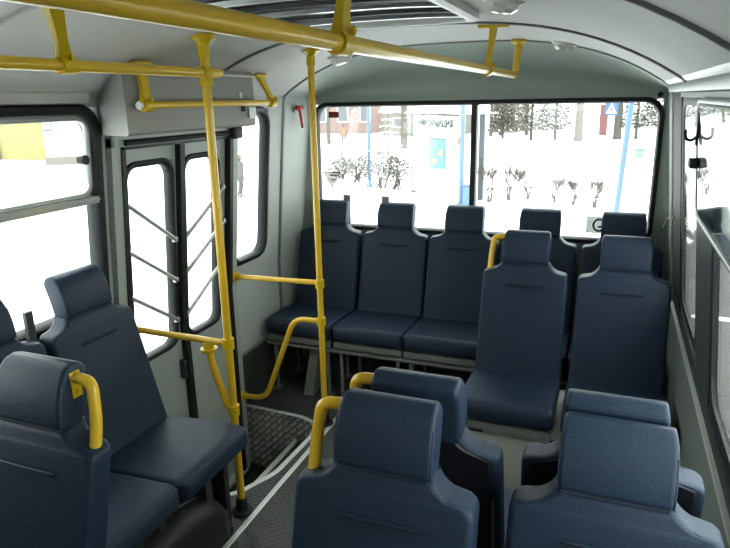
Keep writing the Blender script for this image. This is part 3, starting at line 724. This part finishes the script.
# red emergency hammer on the left rear wall
t = thing('emergency_hammer', (-1.855, 3.53, 1.57), 'red emergency hammer hung on the rear left corner wall', 'hammer')
hx = WL(0, 1.65, .02)[0]
mb = MB(); mb.tube([(hx+.01, 3.565, 1.585), (hx+.01, 3.535, 1.70)], .008, 10); mb.build('handle', M['red'], t)
mb = MB(); mb.cyl((hx+.01, 3.495, 1.705), .007, .075, 12, r2=.012, axis='y'); mb.rbox(hx-.003, hx+.023, 3.51, 3.56, 1.692, 1.72, .006); mb.build('head', M['red'], t)
mb = MB(); mb.box(hx-.02, hx, 3.49, 3.58, 1.685, 1.695); mb.build('holder', M['sash'], t)
mb = MB(); mb.cyl((.205, YR-.012, 1.745), .014, .012, 14, axis='y'); tag(mb.build('plug', M['black']), 'small round black plug at the top right corner of the rear window', 'plug')
# coat hook and twine
c = WR(2.10, 1.64, .028)
t = thing('coat_hook', c, 'black coat hook on the frame of the right vent sash', 'hook')
mb = MB(); mb.rbox(c[0]-.003, c[0]+.004, 2.09, 2.11, 1.60, 1.70, .002); mb.build('stem', M['black'], t)
mb = MB(); mb.tube(smoothpath([(c[0], 2.10, 1.625), (c[0]-.016, 2.10, 1.612), (c[0]-.030, 2.10, 1.62), (c[0]-.033, 2.10, 1.645)], .012, 5), .0045, 8); mb.build('prong', M['black'], t)
mb = MB(); c = WR(3.10, 1.19, .02)
mb.tube([(c[0], 3.10, 1.19), (c[0]-.01, 3.05, 1.205), (c[0]-.015, 3.0, 1.18)], .003, 6); mb.tube([(c[0], 3.10, 1.19), (c[0]-.02, 3.14, 1.20), (c[0]-.03, 3.20, 1.14)], .003, 6); mb.tube([(c[0], 3.10, 1.215), (c[0]-.005, 3.10, 1.17)], .005, 6)
tag(mb.build('twine_knot', M['twine']), 'pale twine knot tied on the pillar beside the right window-side seat', 'twine')
# stickers on rear glass
mb = MB(); mb.box(-1.735, -1.665, YR+.020, YR+.0255, 1.638, 1.676); tag(mb.build('window_sticker', M['brownst']), 'small dark red rectangular sticker at the top left of the rear window', 'sticker')
t = thing('triangular_sticker', (-1.715, YR+.022, 1.20), 'inverted triangular warning sticker with pale red border on the rear window', 'sticker')
def tri(mb, cx, cz, r, y0, y1):
    P = [(cx-r, cz+r*.62), (cx+r, cz+r*.62), (cx, cz-r*1.1)]
    mb.loft([[(p[0], y, p[1]) for p in P] for y in (y0, y1)], True, True)
mb = MB()
def tp(r, k): return [(-1.725-r, 1.25+r*.62), (-1.725+r, 1.25+r*.62), (-1.725, 1.25-r*1.1)][k % 3]
mb.loft([[(tp(.066, k)[0], y, tp(.066, k)[1]) for k in range(3)] for y in (YR+.0195, YR+.0212)][:1]+[[(tp(.057, k)[0], YR+.0195, tp(.057, k)[1]) for k in range(3)]], True, False); mb.build('border', decal('pale_red_border', (.20, .10, .10)), t)
mb = MB(); tri(mb, -1.725, 1.25, .057, YR+.0195, YR+.0212); mb.build('field', decal('sticker_field', (.52, .50, .49)), t)
mb = MB(); mb.box(-1.74, -1.69, YR+.018, YR+.0192, 1.262, 1.272); mb.box(-1.725, -1.705, YR+.018, YR+.0192, 1.235, 1.243); mb.build('marking', M['greyst'], t)
t = thing('square_sticker', (-.055, YR+.022, .97), 'grey square sticker with a dark curl mark low on the rear window at right', 'sticker')
mb = MB(); mb.box(-.115, .0, YR+.0215, YR+.0255, .975, 1.075); mb.build('sheet', M['greyst'], t)
mb = MB(); mb.tube([(-.045+.03*math.cos(a), YR+.0195, 1.025+.034*math.sin(a)) for a in [PI*.25+PI*1.5*k/14 for k in range(15)]], .006, 6); mb.tube([(-.05, YR+.0195, 1.015), (-.023, YR+.0195, 1.015)], .006, 6); mb.build('curl_mark', M['darkmk'], t)

# ------------------------------------------------------------------ outside
GZ = -1.85
mb = MB(); N = 84
def gh(x, y):
    d = max(abs(x+.8)-1.3, y-3.9, -y-2, 0); s_ = min(1, max(0, (d-.6)/7)); s_ = s_*s_*(3-2*s_)
    return -.80 + (GZ+.80)*s_ + .05*math.sin(x*.7)*math.sin(y*.5)*s_
g = []
def gx(i): u = i/N*2-1; return -.8 + 160*(abs(u)**2.6)*(1 if u > 0 else -1)
for j in range(N+1):
    for i in range(N+1): x, y = gx(i), gx(j)+2; g.append((x, y, gh(x, y)))
mb.add(g, [(j*(N+1)+i, j*(N+1)+i+1, (j+1)*(N+1)+i+1, (j+1)*(N+1)+i) for j in range(N) for i in range(N)])
struct(mb.build('ground', M['snow'], recentre=False, angle=80), 'bright snow covered ground outside the bus', 'ground')

M['slush'] = mat('grey_road_slush', (.135, .132, .128), .7, var=.25, vscale=1.2, bump=.4, bscale=5, stretch=(1, .25, 1))
mb = MB(); rg = [(x_, y_, gh(x_, y_)+.03) for y_ in [-10+1.5*k for k in range(20)] for x_ in [1.0+.75*q for q in range(14)]]
mb.add(rg, [(j*14+i, j*14+i+1, (j+1)*14+i+1, (j+1)*14+i) for j in range(19) for i in range(13)])
struct(mb.build('road', M['slush'], recentre=False, angle=80), 'grey slushy road surface beside the right windows', 'road')

def lampost(x, y, h, r, name, m, lab, cat='pole'):
    t = thing(name, (x, y, GZ), lab, cat, None)
    mb = MB(); mb.tube([(x, y, GZ), (x, y, GZ+h)], [r, r*.85], 12); mb.build('shaft', m, t)
    mb = MB(); mb.cyl((x, y, GZ), r*1.8, .12, 12); mb.build('base', m, t); return t
lampost(-9.52, 24.6, 7, .075, 'street_pole', M['bluep'], 'thin pale blue street pole at the left of the rear window view')
lampost(-4.74, 20.9, 4.9, .085, 'street_pole', M['bluep'], 'pale blue pole beside the white information kiosk')
t = thing('street_pole', (.233, 19.3, GZ), 'thick pale blue leaning pole at the right of the rear window view', 'pole')
mb = MB(); mb.tube([(.20, 19.3, GZ), (.50, 19.3, GZ+7)], [.075, .085], 12); mb.build('shaft', M['bluep'], t)
mb = MB(); mb.cyl((.24, 19.3, GZ), .18, .1, 12); mb.build('base', M['bluep'], t)
t = thing('advertising_post', (-4.37, 22.4, GZ), 'dark grey square post just right of the rear window bar', 'post')
mb = MB(); mb.box(-4.46, -4.28, 22.3, 22.5, GZ, GZ+3.05); mb.build('shaft', M['greypost'], t)
mb = MB(); mb.box(-4.40, -4.34, 22.38, 22.42, GZ+3.05, GZ+3.2); mb.build('cap', M['greypost'], t)
# kiosk
import math as _m
k = thing('information_kiosk', (-6.1, 22.4, GZ), 'white free-standing information board with teal poster next to a pale blue pole', 'kiosk')
A0, A1 = Vector((-7.31, 23.6, GZ)), Vector((-4.98, 21.4, GZ)); dirv = (A1-A0).normalized(); nv = Vector((-dirv.y, dirv.x, 0)); 
if nv.y > 0: nv = -nv
def kp(u, w, z): p = A0+dirv*u+nv*w; return (p.x, p.y, GZ+z)
Lk = (A1-A0).length
def kbox(mb, u0, u1, w0, w1, z0, z1): mb.hexa([kp(u0,w0,z0), kp(u1,w0,z0), kp(u1,w1,z0), kp(u0,w1,z0), kp(u0,w0,z1), kp(u1,w0,z1), kp(u1,w1,z1), kp(u0,w1,z1)])
mb = MB(); kbox(mb, 0, Lk, -.25, 0, 0.1, 3.0); mb.build('board_panel', M['board'], k)
mb = MB(); kbox(mb, -.04, .03, -.2, .04, 0, 3.0); kbox(mb, -.04, Lk, .0, .04, 2.98, 3.04); mb.build('edge_frame', M['greyst'], k)
mb = MB(); n_ = 14; prof = [(-.35, 3.06)] ; 
mb.loft([[kp(-.6+(Lk+1.2)*i/n_, w, 3.05+zz*(math.sin(PI*i/n_)**.6)) for (w, zz) in ((-1.2, .05), (-.5, .55), (.25, .02))] for i in range(n_+1)], False); mb.build('snow_cap', M['snowy'], k)
pz = 1.15
mb = MB(); kbox(mb, Lk*.42, Lk*.74, .0, .03, pz-.05, pz+1.0); mb.build('teal_poster', M['teal'], k)
mb = MB(); kbox(mb, Lk*.42, Lk*.74, .0, .035, pz+1.0, pz+1.05); kbox(mb, Lk*.75, Lk*.93, .0, .02, pz+.22, pz+.86); mb.build('poster_border', M['letter'], k)
mb = MB(); kbox(mb, Lk*.76, Lk*.92, .0, .03, pz+.26, pz+.82); mb.build('white_notice', M['board'], k)
mb = MB(); kbox(mb, Lk*.46, Lk*.60, .03, .04, pz+.1, pz+.3); kbox(mb, Lk*.6, Lk*.72, .03, .04, pz+.42, pz+.62); mb.build('poster_blot', M['salmon'], k)
def text_mesh(s, size, m, name, parent, origin, ux, uz, align='CENTER', bold=0.):
    cu = bpy.data.curves.new(name+'_curve', 'FONT'); cu.body = s; cu.size = size; cu.align_x = align; cu.extrude = .004; cu.offset = bold
    tmp = bpy.data.objects.new(name+'_tmp', cu); COL.objects.link(tmp)
    bpy.context.view_layer.update()
    me = bpy.data.meshes.new_from_object(tmp.evaluated_get(bpy.context.evaluated_depsgraph_get()))
    bpy.data.objects.remove(tmp)
    mb = MB(); o, ux, uz = Vector(origin), Vector(ux), Vector(uz); un = ux.cross(uz)
    for v in me.vertices: mb.v.append(tuple(o+ux*v.co.x+uz*v.co.y+un*v.co.z))
    mb.f = [tuple(p.vertices) for p in me.polygons]
    return mb.build(name, m, parent, smooth=False)
text_mesh('ИНФОРМАЦИЯ', .33, M['darkmk'], 'lettering', k, kp(Lk*.52, .045, 2.60), dirv, (0, 0, 1), 'CENTER', .014)
mb = MB(); c = kp(Lk+.35, .15, 2.35); mb.add([(c[0]-.10, c[1], c[2]-.35), (c[0]+.02, c[1], c[2]-.25), (c[0]+.12, c[1], c[2]+.2), (c[0]+.0, c[1]+.02, c[2]+.05), (c[0]-.1, c[1], c[2]-.1)], [(0, 1, 2, 3, 4)])
mb.build('paper_scrap', M['orange'], k)
mb = MB(); mb.rbox(-4.60, -4.25, 20.5, 20.75, GZ, GZ+.75, .03); mb.box(-4.63, -4.22, 20.48, 20.77, GZ+.75, GZ+.78); tag(mb.build('litter_bin', M['bluep']), 'pale blue bin at the foot of the kiosk pole', 'bin')
# pedestrian crossing sign
t = thing('crossing_sign', (-.44, 55.6, GZ), 'blue square pedestrian crossing sign with white triangle on a white post', 'sign')
mb = MB(); mb.tube([(-.44, 55.6, GZ), (-.44, 55.6, GZ+3.2)], .10, 10); mb.build('post', M['board'], t)
mb = MB(); mb.rbox(-.94, .06, 55.4, 55.44, GZ+1.95, GZ+3.1, .02); mb.build('plate', M['signb'], t)
mb = MB(); mb.loft([[(-.84, y, GZ+2.1), (-.04, y, GZ+2.1), (-.44, y, GZ+2.95)] for y in (55.37, 55.39)], True, True); mb.build('triangle', M['board'], t)
mb = MB(); 
for a, b in (((-.44, 2.62), (-.46, 2.4)), ((-.46, 2.4), (-.56, 2.17)), ((-.46, 2.4), (-.34, 2.17)), ((-.45, 2.56), (-.57, 2.42)), ((-.45, 2.56), (-.33, 2.44))): mb.tube([(a[0], 55.34, GZ+a[1]), (b[0], 55.34, GZ+b[1])], .03, 6)
mb.cyl((-.44, 55.33, GZ+2.7), .055, .02, 10, axis='y'); mb.build('walking_figure', M['letter'], t)
# buildings
def house(x0, x1, y, d, h, m, name, lab, win, roof=M['snowy'], rooftype='gable', z=GZ):
    t = thing(name, ((x0+x1)/2, y, z), lab, 'building')
    mb = MB(); mb.box(x0, x1, y, y+d, z, z+h); mb.build('walls', m, t)
    mb = MB(); e = .4
    mb.loft([[(x0-e, y-e, z+h), (x0-e, y+d/2, z+h+1.8), (x0-e, y+d+e, z+h)], [(x1+e, y-e, z+h), (x1+e, y+d/2, z+h+1.8), (x1+e, y+d+e, z+h)]], True, True); mb.build('roof', roof, t)
    for (wx0, wx1, wz0, wz1) in win:
        mb = MB(); mb.box(wx0, wx1, y-.06, y+.02, z+wz0, z+wz1); f = mb.build('window', M['board'], t)
        mb = MB(); mb.box(wx0+.12, wx1-.12, y-.09, y-.05, z+wz0+.12, z+wz1-.12); mb.build('pane', M['paneb'], f)
    return t
house(-32, -22.8, 64, 8, 5.2, M['pink'], 'pink_house', 'pinkish house far beyond the left of the rear window', [(-31+2.6*i, -29.7+2.6*i, 1.2, 3.0) for i in range(3)])
house(-21.6, -14.0, 60, 6, 2.3, M['cream'], 'low_shed', 'low cream shed with a snowy roof behind the information kiosk', [(-20.6+2.4*i, -19.4+2.4*i, .8, 1.8) for i in range(3)])
house(-11.8, -9.2, 66, 5, 2.9, M['cream'], 'small_kiosk', 'small pale kiosk just right of the rear window bar', [(-11.4, -10.0, .9, 2.1)])
house(-1.9, -.3, 64, 4, 2.6, M['board'], 'white_hut', 'white hut with snowy roof behind the crossing sign', [(-1.6, -1.0, 1.0, 1.9)])
mb = MB(); mb.rbox(-1.4, -.75, 62, 62.6, GZ, GZ+2.6, .05); mb.box(-1.45, -.7, 61.95, 62.65, GZ+2.6, GZ+2.7); tag(mb.build('red_cabinet', M['redbox']), 'dull red cabinet left of the crossing sign', 'cabinet')
mb = MB(); mb.rbox(1.15, 1.65, 39.6, 40.1, GZ, GZ+.5, .05); mb.box(1.1, 1.7, 39.55, 40.15, GZ+.5, GZ+.56); tag(mb.build('utility_box', M['mint']), 'small mint green box standing in the snow at right', 'box')
# left side: yellow building, low wall, white hoarding
def lbox(mb, a, b, w, z0, z1):
    a, b = Vector((*a, 0)), Vector((*b, 0)); d = (b-a).normalized(); n_ = Vector((-d.y, d.x, 0))*w
    mb.hexa([(*(a).xy, z0), (*(b).xy, z0), (*(b+n_).xy, z0), (*(a+n_).xy, z0), (*(a).xy, z1), (*(b).xy, z1), (*(b+n_).xy, z1), (*(a+n_).xy, z1)]); return mb
t = thing('yellow_building', (-38, 31.7, GZ), 'pale yellow building seen at the top of the left window', 'building')
lbox(MB(), (-46, 30.5), (-36.5, 32.0), 6, GZ, GZ+6).build('walls', M['yell'], t)
lbox(MB(), (-46, 30.3), (-39.6, 31.3), .3, GZ, GZ+1.4).build('plinth', M['beigew'], t)
lbox(MB(), (-38.6, 31.4), (-37.2, 31.6), .3, GZ+3.1, GZ+3.9).build('window', M['paneb'], t)
lbox(MB(), (-46.2, 30.0), (-36.3, 31.7), 6.6, GZ+6, GZ+6.3).build('roof', M['snowy'], t)
t = thing('hoarding', (-31.7, 29.2, GZ), 'white hoarding with small posters above a grey beige wall', 'hoarding')
lbox(MB(), (-32.7, 28.95), (-28.6, 31.3), .3, GZ, GZ+.5).build('low_wall', M['beigew'], t)
lbox(MB(), (-32.7, 29.09), (-28.6, 31.4), .15, GZ+.5, GZ+4.5).build('board_panel', M['board'], t)
import itertools
for (a, b, z0, z1, m) in ((.02, .13, 2.05, 2.85, 'bluep'), (.035, .115, 2.2, 2.75, 'board'), (.05, .10, 2.35, 2.65, 'salmon'), (.50, .55, 2.4, 2.6, 'letter'), (.60, .66, 2.15, 2.3, 'letter'), (.52, .57, 1.7, 1.95, 'letter'), (.64, .69, 1.85, 2.05, 'letter'), (.75, .80, 2.4, 2.6, 'letter'), (.62, .66, 1.45, 1.6, 'letter')):
    A, B = Vector((-32.7, 29.0)), Vector((-28.6, 31.32)); p, q = A.lerp(B, a), A.lerp(B, b)
    off_ = {'bluep': 0, 'board': -.03, 'salmon': -.06, 'letter': 0}[m]; nn = Vector(((B-A).y, -(B-A).x)).normalized()*-off_
    lbox(MB(), (p.x+nn.x, p.y+nn.y), (q.x+nn.x, q.y+nn.y), .05, GZ+z0, GZ+z1).build('poster', M['darkmk' if m == 'letter' else m], t)

# trees and shrubs
def branch(mb, p, d, L, r, depth, rnd, up=.1, spread=.6, nb=3):
    q = p + d*L; mid = p + d*L*.5 + Vector((rnd.uniform(-1, 1), rnd.uniform(-1, 1), rnd.uniform(-.5, .5)))*L*.06
    mb.tube([p, mid, q], [r, r*.8, r*.55], 5, caps=False)
    if depth <= 0: return
    for i in range(nb):
        t_ = rnd.uniform(.45, 1); b = p.lerp(q, t_)
        dd = (d + Vector((rnd.uniform(-1, 1), rnd.uniform(-1, 1), rnd.uniform(-.3, .6)+up))*spread).normalized()
        branch(mb, b, dd, L*rnd.uniform(.55, .8), r*.6, depth-1, rnd, up, spread, nb)
def shrub(x, y, h, seed, lab, group, m='twig', r=.016, stems=7, spread=1.0):
    rnd = random.Random(seed); t = thing('bare_shrub', (x, y, GZ), lab, 'shrub', group)
    mb = MB()
    for i in range(stems): mb.tube([(x+rnd.uniform(-.08, .08), y, GZ-.05), (x+rnd.uniform(-.15, .15), y, GZ+h*.35)], [r*1.2, r], 6)
    mb.build('stem', M['bark'], t)
    mb = MB()
    for i in range(stems): branch(mb, Vector((x+rnd.uniform(-.15, .15), y, GZ+h*.3)), Vector((rnd.uniform(-1, 1), rnd.uniform(-.4, .4), 1)).normalized(), h*.32, r*.9, 3, rnd, .1, spread, 4)
    mb.build('twigs', M[m], t)
for i, (x, y, h_, lab) in enumerate(((-3.95, 21.9, 1.5, 'bare twiggy shrub hard against the grey post in the snow'), (-3.35, 22.4, 1.45, 'bare spreading shrub in the snow, first clear one right of the grey post'), (-2.75, 22.8, 1.35, 'bare low shrub in the snow, second clear one right of the grey post'), (-1.75, 22.3, 1.05, 'sparse bare shrub in the middle of the right half of the rear window'), (-1.15, 21.9, 1.0, 'thin bare shrub left of the leaning blue pole'), (-.45, 21.6, 1.1, 'wide bare shrub touching the leaning blue pole'))):
    shrub(x, y, h_, 20+i, lab, 'bare shrubs in the snow')
def puff(name, cx, cy, cz, rx, ry, rz, n, size, m, parent, seed, cone=False):
    rnd = random.Random(seed); mb = MB()
    for i in range(n):
        while True:
            a, b, c = rnd.uniform(-1, 1), rnd.uniform(-1, 1), rnd.uniform(-1, 1)
            lim = (1-c)/2 if cone else math.sqrt(max(0, 1-c*c))
            if a*a+b*b <= lim*lim: break
        p = Vector((cx+a*rx, cy+b*ry, cz+c*rz)); u = Vector((rnd.uniform(-1, 1), rnd.uniform(-1, 1), rnd.uniform(-.4, .4))).normalized()*size*rnd.uniform(.6, 1.3)
        v = Vector((rnd.uniform(-1, 1), rnd.uniform(-1, 1), rnd.uniform(-1, 1))).normalized()*size*rnd.uniform(.3, .7)
        mb.add([p-u, p+v*.7, p+u, p-v*.7], [(0, 1, 2, 3)])
    return mb.build(name, m, parent, smooth=False)
# hedge clumps at the left
for i, (x, y, rx, rz, lab) in enumerate(((-11.9, 27.0, .9, .45, 'snow dusted hedge clump at the left edge of the rear window'), (-10.6, 25.9, .8, .55, 'brownish hedge clump left of the thin blue pole'), (-9.0, 24.5, .9, .75, 'bushy brownish hedge clump just right of the thin blue pole'), (-8.15, 24.2, .6, .65, 'brownish hedge clump against the left side of the information board'))):
    t = thing('hedge_bush', (x, y, GZ), lab, 'bush', 'hedge clumps')
    mb = MB(); rnd = random.Random(i)
    for q in range(6): mb.tube([(x+rnd.uniform(-.2, .2), y, GZ), (x+rnd.uniform(-rx, rx)*.7, y+rnd.uniform(-.3, .3), GZ+rz*1.4)], [.035, .012], 5)
    mb.build('stem', M['bark'], t)
    puff('foliage', x, y, GZ+rz+.15, rx, .6, rz, 1700, .06, M['hedge'], t, 40+i)
    puff('snow_patches', x, y, GZ+rz+.45, rx*.9, .5, rz*.6, 35, .09, M['snowy'], t, 60+i)
def conifer(x, y, h, r, seed, lab, n=900, size=.35, m='conif', group=None, snow=True):
    t = thing('conifer', (x, y, GZ), lab, 'tree', group)
    mb = MB(); mb.tube([(x, y, GZ), (x, y, GZ+h)], [max(.05, r*.08), .02], 8); mb.build('trunk', M['bark'], t)
    puff('foliage', x, y, GZ+h*.56, r, r, h*.46, n, size, M[m], t, seed, True)
    if snow: puff('snow_patches', x, y, GZ+h*.56, r, r, h*.46, n//14, size*.8, M['snowy'], t, seed+1, True)
    return t
# young snowy firs with sparse tiers
def young_fir(x, y, h, seed, lab):
    t = thing('young_fir', (x, y, GZ), lab, 'tree'); rnd = random.Random(seed)
    mb = MB(); mb.tube([(x, y, GZ), (x, y, GZ+h)], [.07, .02], 8); mb.build('trunk', M['bark'], t)
    mb = MB(); ms = MB(); tiers = 7
    for k in range(tiers):
        z = GZ+h*(.15+.8*k/tiers); L = h*.26*(1-k/tiers)+.15
        for q in range(7):
            a = 2*PI*(q+rnd.random()*.6)/7; p = Vector((x, y, z)); e = p+Vector((math.cos(a)*L, math.sin(a)*L, -.12*L))
            mb.tube([p, e], [.03, .012], 5); ms.tube([p+Vector((0, 0, .05)), e+Vector((0, 0, .05))], [.03, .04], 5)
            for w in range(4):
                c = p.lerp(e, .3+.2*w); s_ = Vector((-math.sin(a), math.cos(a), -.2))*L*.16
                mb.tube([c, c+s_], [.015, .006], 4); mb.tube([c, c-s_], [.015, .006], 4)
    mb.build('branches', M['conif'], t); ms.build('snow_load', M['snowy'], t)
young_fir(-12.77, 36.2, 3.3, 3, 'young snow laden fir right of the thin blue pole')
young_fir(-16.15, 36.9, 1.1, 5, 'young snow laden fir at the left of the thin blue pole')
for i, (x, y, h_, r, lab) in enumerate(((-9.3, 57, 7, 1.3, 'faded brown conifer right of the small pale kiosk'), (-6.6, 55, 8, 1.6, 'wide brown conifer in the middle of the right half of the rear window'), (-4.7, 55.5, 8, 1.5, 'brown conifer left of the thick grey trunk'), (1.6, 57, 9, 1.5, 'brown conifer behind the leaning blue pole'), (3.6, 59, 9, 1.8, 'snow flecked conifer at the right edge of the rear window'))):
    conifer(x, y, h_, r*1.1, 80+i, lab, n=2200, size=.16, group='conifers behind the snow field')
def bigtree(x, y, h, r, seed, lab):
    t = thing('bare_tree', (x, y, GZ), lab, 'tree', 'bare trees in the background'); rnd = random.Random(seed)
    mb = MB(); mb.tube([(x, y, GZ-.1), (x, y, GZ+h*.4), (x+rnd.uniform(-.3, .3), y, GZ+h)], [r*1.15, r, r*.6], 10); mb.build('trunk', M['bark'], t)
    mb = MB()
    for k in range(10):
        p = Vector((x, y, GZ+h*rnd.uniform(.3, 1))); a = rnd.uniform(0, 2*PI); branch(mb, p, Vector((math.cos(a), math.sin(a), .6)).normalized(), h*.16, r*.22, 2, rnd, .2, .5, 3)
    mb.build('branches', M['twig'], t)
bigtree(-2.77, 54.2, 9, .30, 1, 'thick grey trunk in the right half of the rear window')
bigtree(.15, 56.5, 9, .29, 2, 'brown trunk right of the crossing sign')
bigtree(-14.6, 45, 9, .24, 4, 'grey trunk left of the information board')
bigtree(-22.6, 49, 8, .16, 6, 'thin trunk at the far left of the rear window')
for i, x in enumerate((-10.9, -10.2, -7.9)): bigtree(x, 60+i, 9, .16, 30+i, ('slim trunk beside the small pale kiosk', 'slim trunk a step right of the small pale kiosk', 'slim trunk in front of the wide brown conifers')[i])
# right side trees seen through the side windows
bigtree(9.5, 52, 9, .35, 50, 'bare tree beyond the right side windows')
conifer(7.0, 60, 9, 2.2, 95, 'conifer beyond the right side windows', n=800, size=.28, group='conifers behind the snow field')

# people
def person(x, y, h, lab, coat, rz=0, bag=False):
    t = thing('person', (x, y, GZ), lab, 'person', rz=rz)
    me = bpy.data.meshes.new('body'); S = h/1.7
    J = [((0,0,.95), .13), ((0,0,1.15), .14), ((0,0,1.36), .15), ((0,0,1.48), .055), ((0,0,1.56), .085), ((0,-.01,1.64), .09),
         ((.17,0,1.38), .06), ((.23,.02,1.12), .05), ((.21,-.08,.90), .038), ((.20,-.12,.82), .03),
         ((-.17,0,1.38), .06), ((-.23,.02,1.12), .05), ((-.21,.04,.88), .038), ((-.20,.02,.80), .03),
         ((.09,0,.88), .09), ((.10,-.05,.48), .065), ((.10,.03,.09), .045), ((.10,-.12,.04), .04),
         ((-.09,0,.88), .09), ((-.10,.04,.48), .065), ((-.10,.14,.10), .045), ((-.10,.0,.04), .04)]
    E = [(0,1),(1,2),(2,3),(3,4),(4,5),(2,6),(6,7),(7,8),(8,9),(2,10),(10,11),(11,12),(12,13),(0,14),(14,15),(15,16),(16,17),(0,18),(18,19),(19,20),(20,21)]
    me.from_pydata([tuple(c*S for c in j[0]) for j in J], E, []); ob = bpy.data.objects.new('body', me); COL.objects.link(ob); ob.parent = t
    md = ob.modifiers.new('Skin', 'SKIN'); me.skin_vertices[0].data[0].use_root = True
    for i, j in enumerate(J): me.skin_vertices[0].data[i].radius = (j[1]*S, j[1]*S)
    ss = ob.modifiers.new('Sub', 'SUBSURF'); ss.levels = 1; ss.render_levels = 2
    me.materials.append(M['trous'])
    def lathe(L, name, m, cx=0, cy=0, sx=1, sy=.75):
        mb = MB(); mb.loft([[(cx*S+r*S*sx*math.cos(2*PI*k/16), cy*S+r*S*sy*math.sin(2*PI*k/16), z*S) for k in range(16)] for r, z in L], True, True); return mb.build(name, m, t, world=False)
    lathe(((.21, .70), (.20, .95), (.20, 1.2), (.225, 1.36), (.16, 1.46), (.08, 1.50)), 'coat', coat)
    mb = MB(); 
    for s_, yy in ((1, -.08), (-1, .04)): mb.tube([(s_*.18*S, 0, 1.39*S), (s_*.25*S, .02*S, 1.12*S), (s_*.225*S, yy*S, .88*S)], [.08*S, .07*S, .055*S], 10)
    mb.build('sleeves', coat, t, world=False)
    lathe(((.03, 1.50), (.075, 1.54), (.092, 1.62), (.085, 1.69), (.04, 1.735)), 'head', M['skin'], sx=.9, sy=1)
    lathe(((.098, 1.60), (.102, 1.67), (.085, 1.73), (.03, 1.755)), 'hair', M['hair'], cy=.015, sx=.95, sy=1)
    return t
person(-19.8, 45.7, 1.75, 'person in a tan coat walking in the snow beyond the rear window', M['coat'], .6)
person(-13.3, 20.6, 1.6, 'person with brown hair in a dark coat outside the narrow window behind the door', M['coat2'], 2.2)

# ------------------------------------------------------------------ light, camera
w = bpy.data.worlds.new('overcast'); bpy.context.scene.world = w; w.use_nodes = True
nt = w.node_tree; bg = nt.nodes['Background']
tc = nt.nodes.new('ShaderNodeTexCoord'); sp = nt.nodes.new('ShaderNodeSeparateXYZ'); cr = nt.nodes.new('ShaderNodeValToRGB')
nt.links.new(tc.outputs['Generated'], sp.inputs[0]); nt.links.new(sp.outputs[2], cr.inputs[0])
cr.color_ramp.elements[0].position = 0; cr.color_ramp.elements[0].color = (1, .995, .98, 1)
cr.color_ramp.elements[1].position = 1; cr.color_ramp.elements[1].color = (.96, .98, 1, 1)
nt.links.new(cr.outputs[0], bg.inputs[0]); bg.inputs[1].default_value = 6
def area(name, loc, rot, sx, sy, e, col=(1, 1, 1)):
    l = bpy.data.lights.new(name, 'AREA'); l.shape = 'RECTANGLE'; l.size = sx; l.size_y = sy; l.energy = e; l.color = col
    o = bpy.data.objects.new(name, l); COL.objects.link(o); o.location = loc; o.rotation_euler = rot; return o

cam = bpy.data.cameras.new('camera'); co = bpy.data.objects.new('camera', cam); COL.objects.link(co)
yaw, pitch, roll, fpx = 0.379404, 0.274476, -0.0195417, 620.914
cy, sy, cp, sp_ = math.cos(yaw), math.sin(yaw), math.cos(pitch), math.sin(pitch)
f = Vector((-sy*cp, cy*cp, -sp_)); r = Vector((cy, sy, 0)); u = r.cross(f)
r2 = r*math.cos(roll)+u*math.sin(roll); u2 = -r*math.sin(roll)+u*math.cos(roll)
co.matrix_world = Matrix(((r2.x, u2.x, -f.x, 0), (r2.y, u2.y, -f.y, 0), (r2.z, u2.z, -f.z, 1.75), (0, 0, 0, 1)))
cam.sensor_width = 36; cam.lens = 36*fpx/730; cam.clip_start = .02; cam.clip_end = 500
sc = bpy.context.scene; sc.camera = co
sc.view_settings.view_transform = 'Standard'; sc.view_settings.look = 'None'; sc.view_settings.exposure = 0; sc.view_settings.gamma = .88
sc.cycles.max_bounces = 12; sc.cycles.diffuse_bounces = 6; sc.cycles.transparent_max_bounces = 24; sc.cycles.use_denoising = True
sc.cycles.sample_clamp_indirect = 8
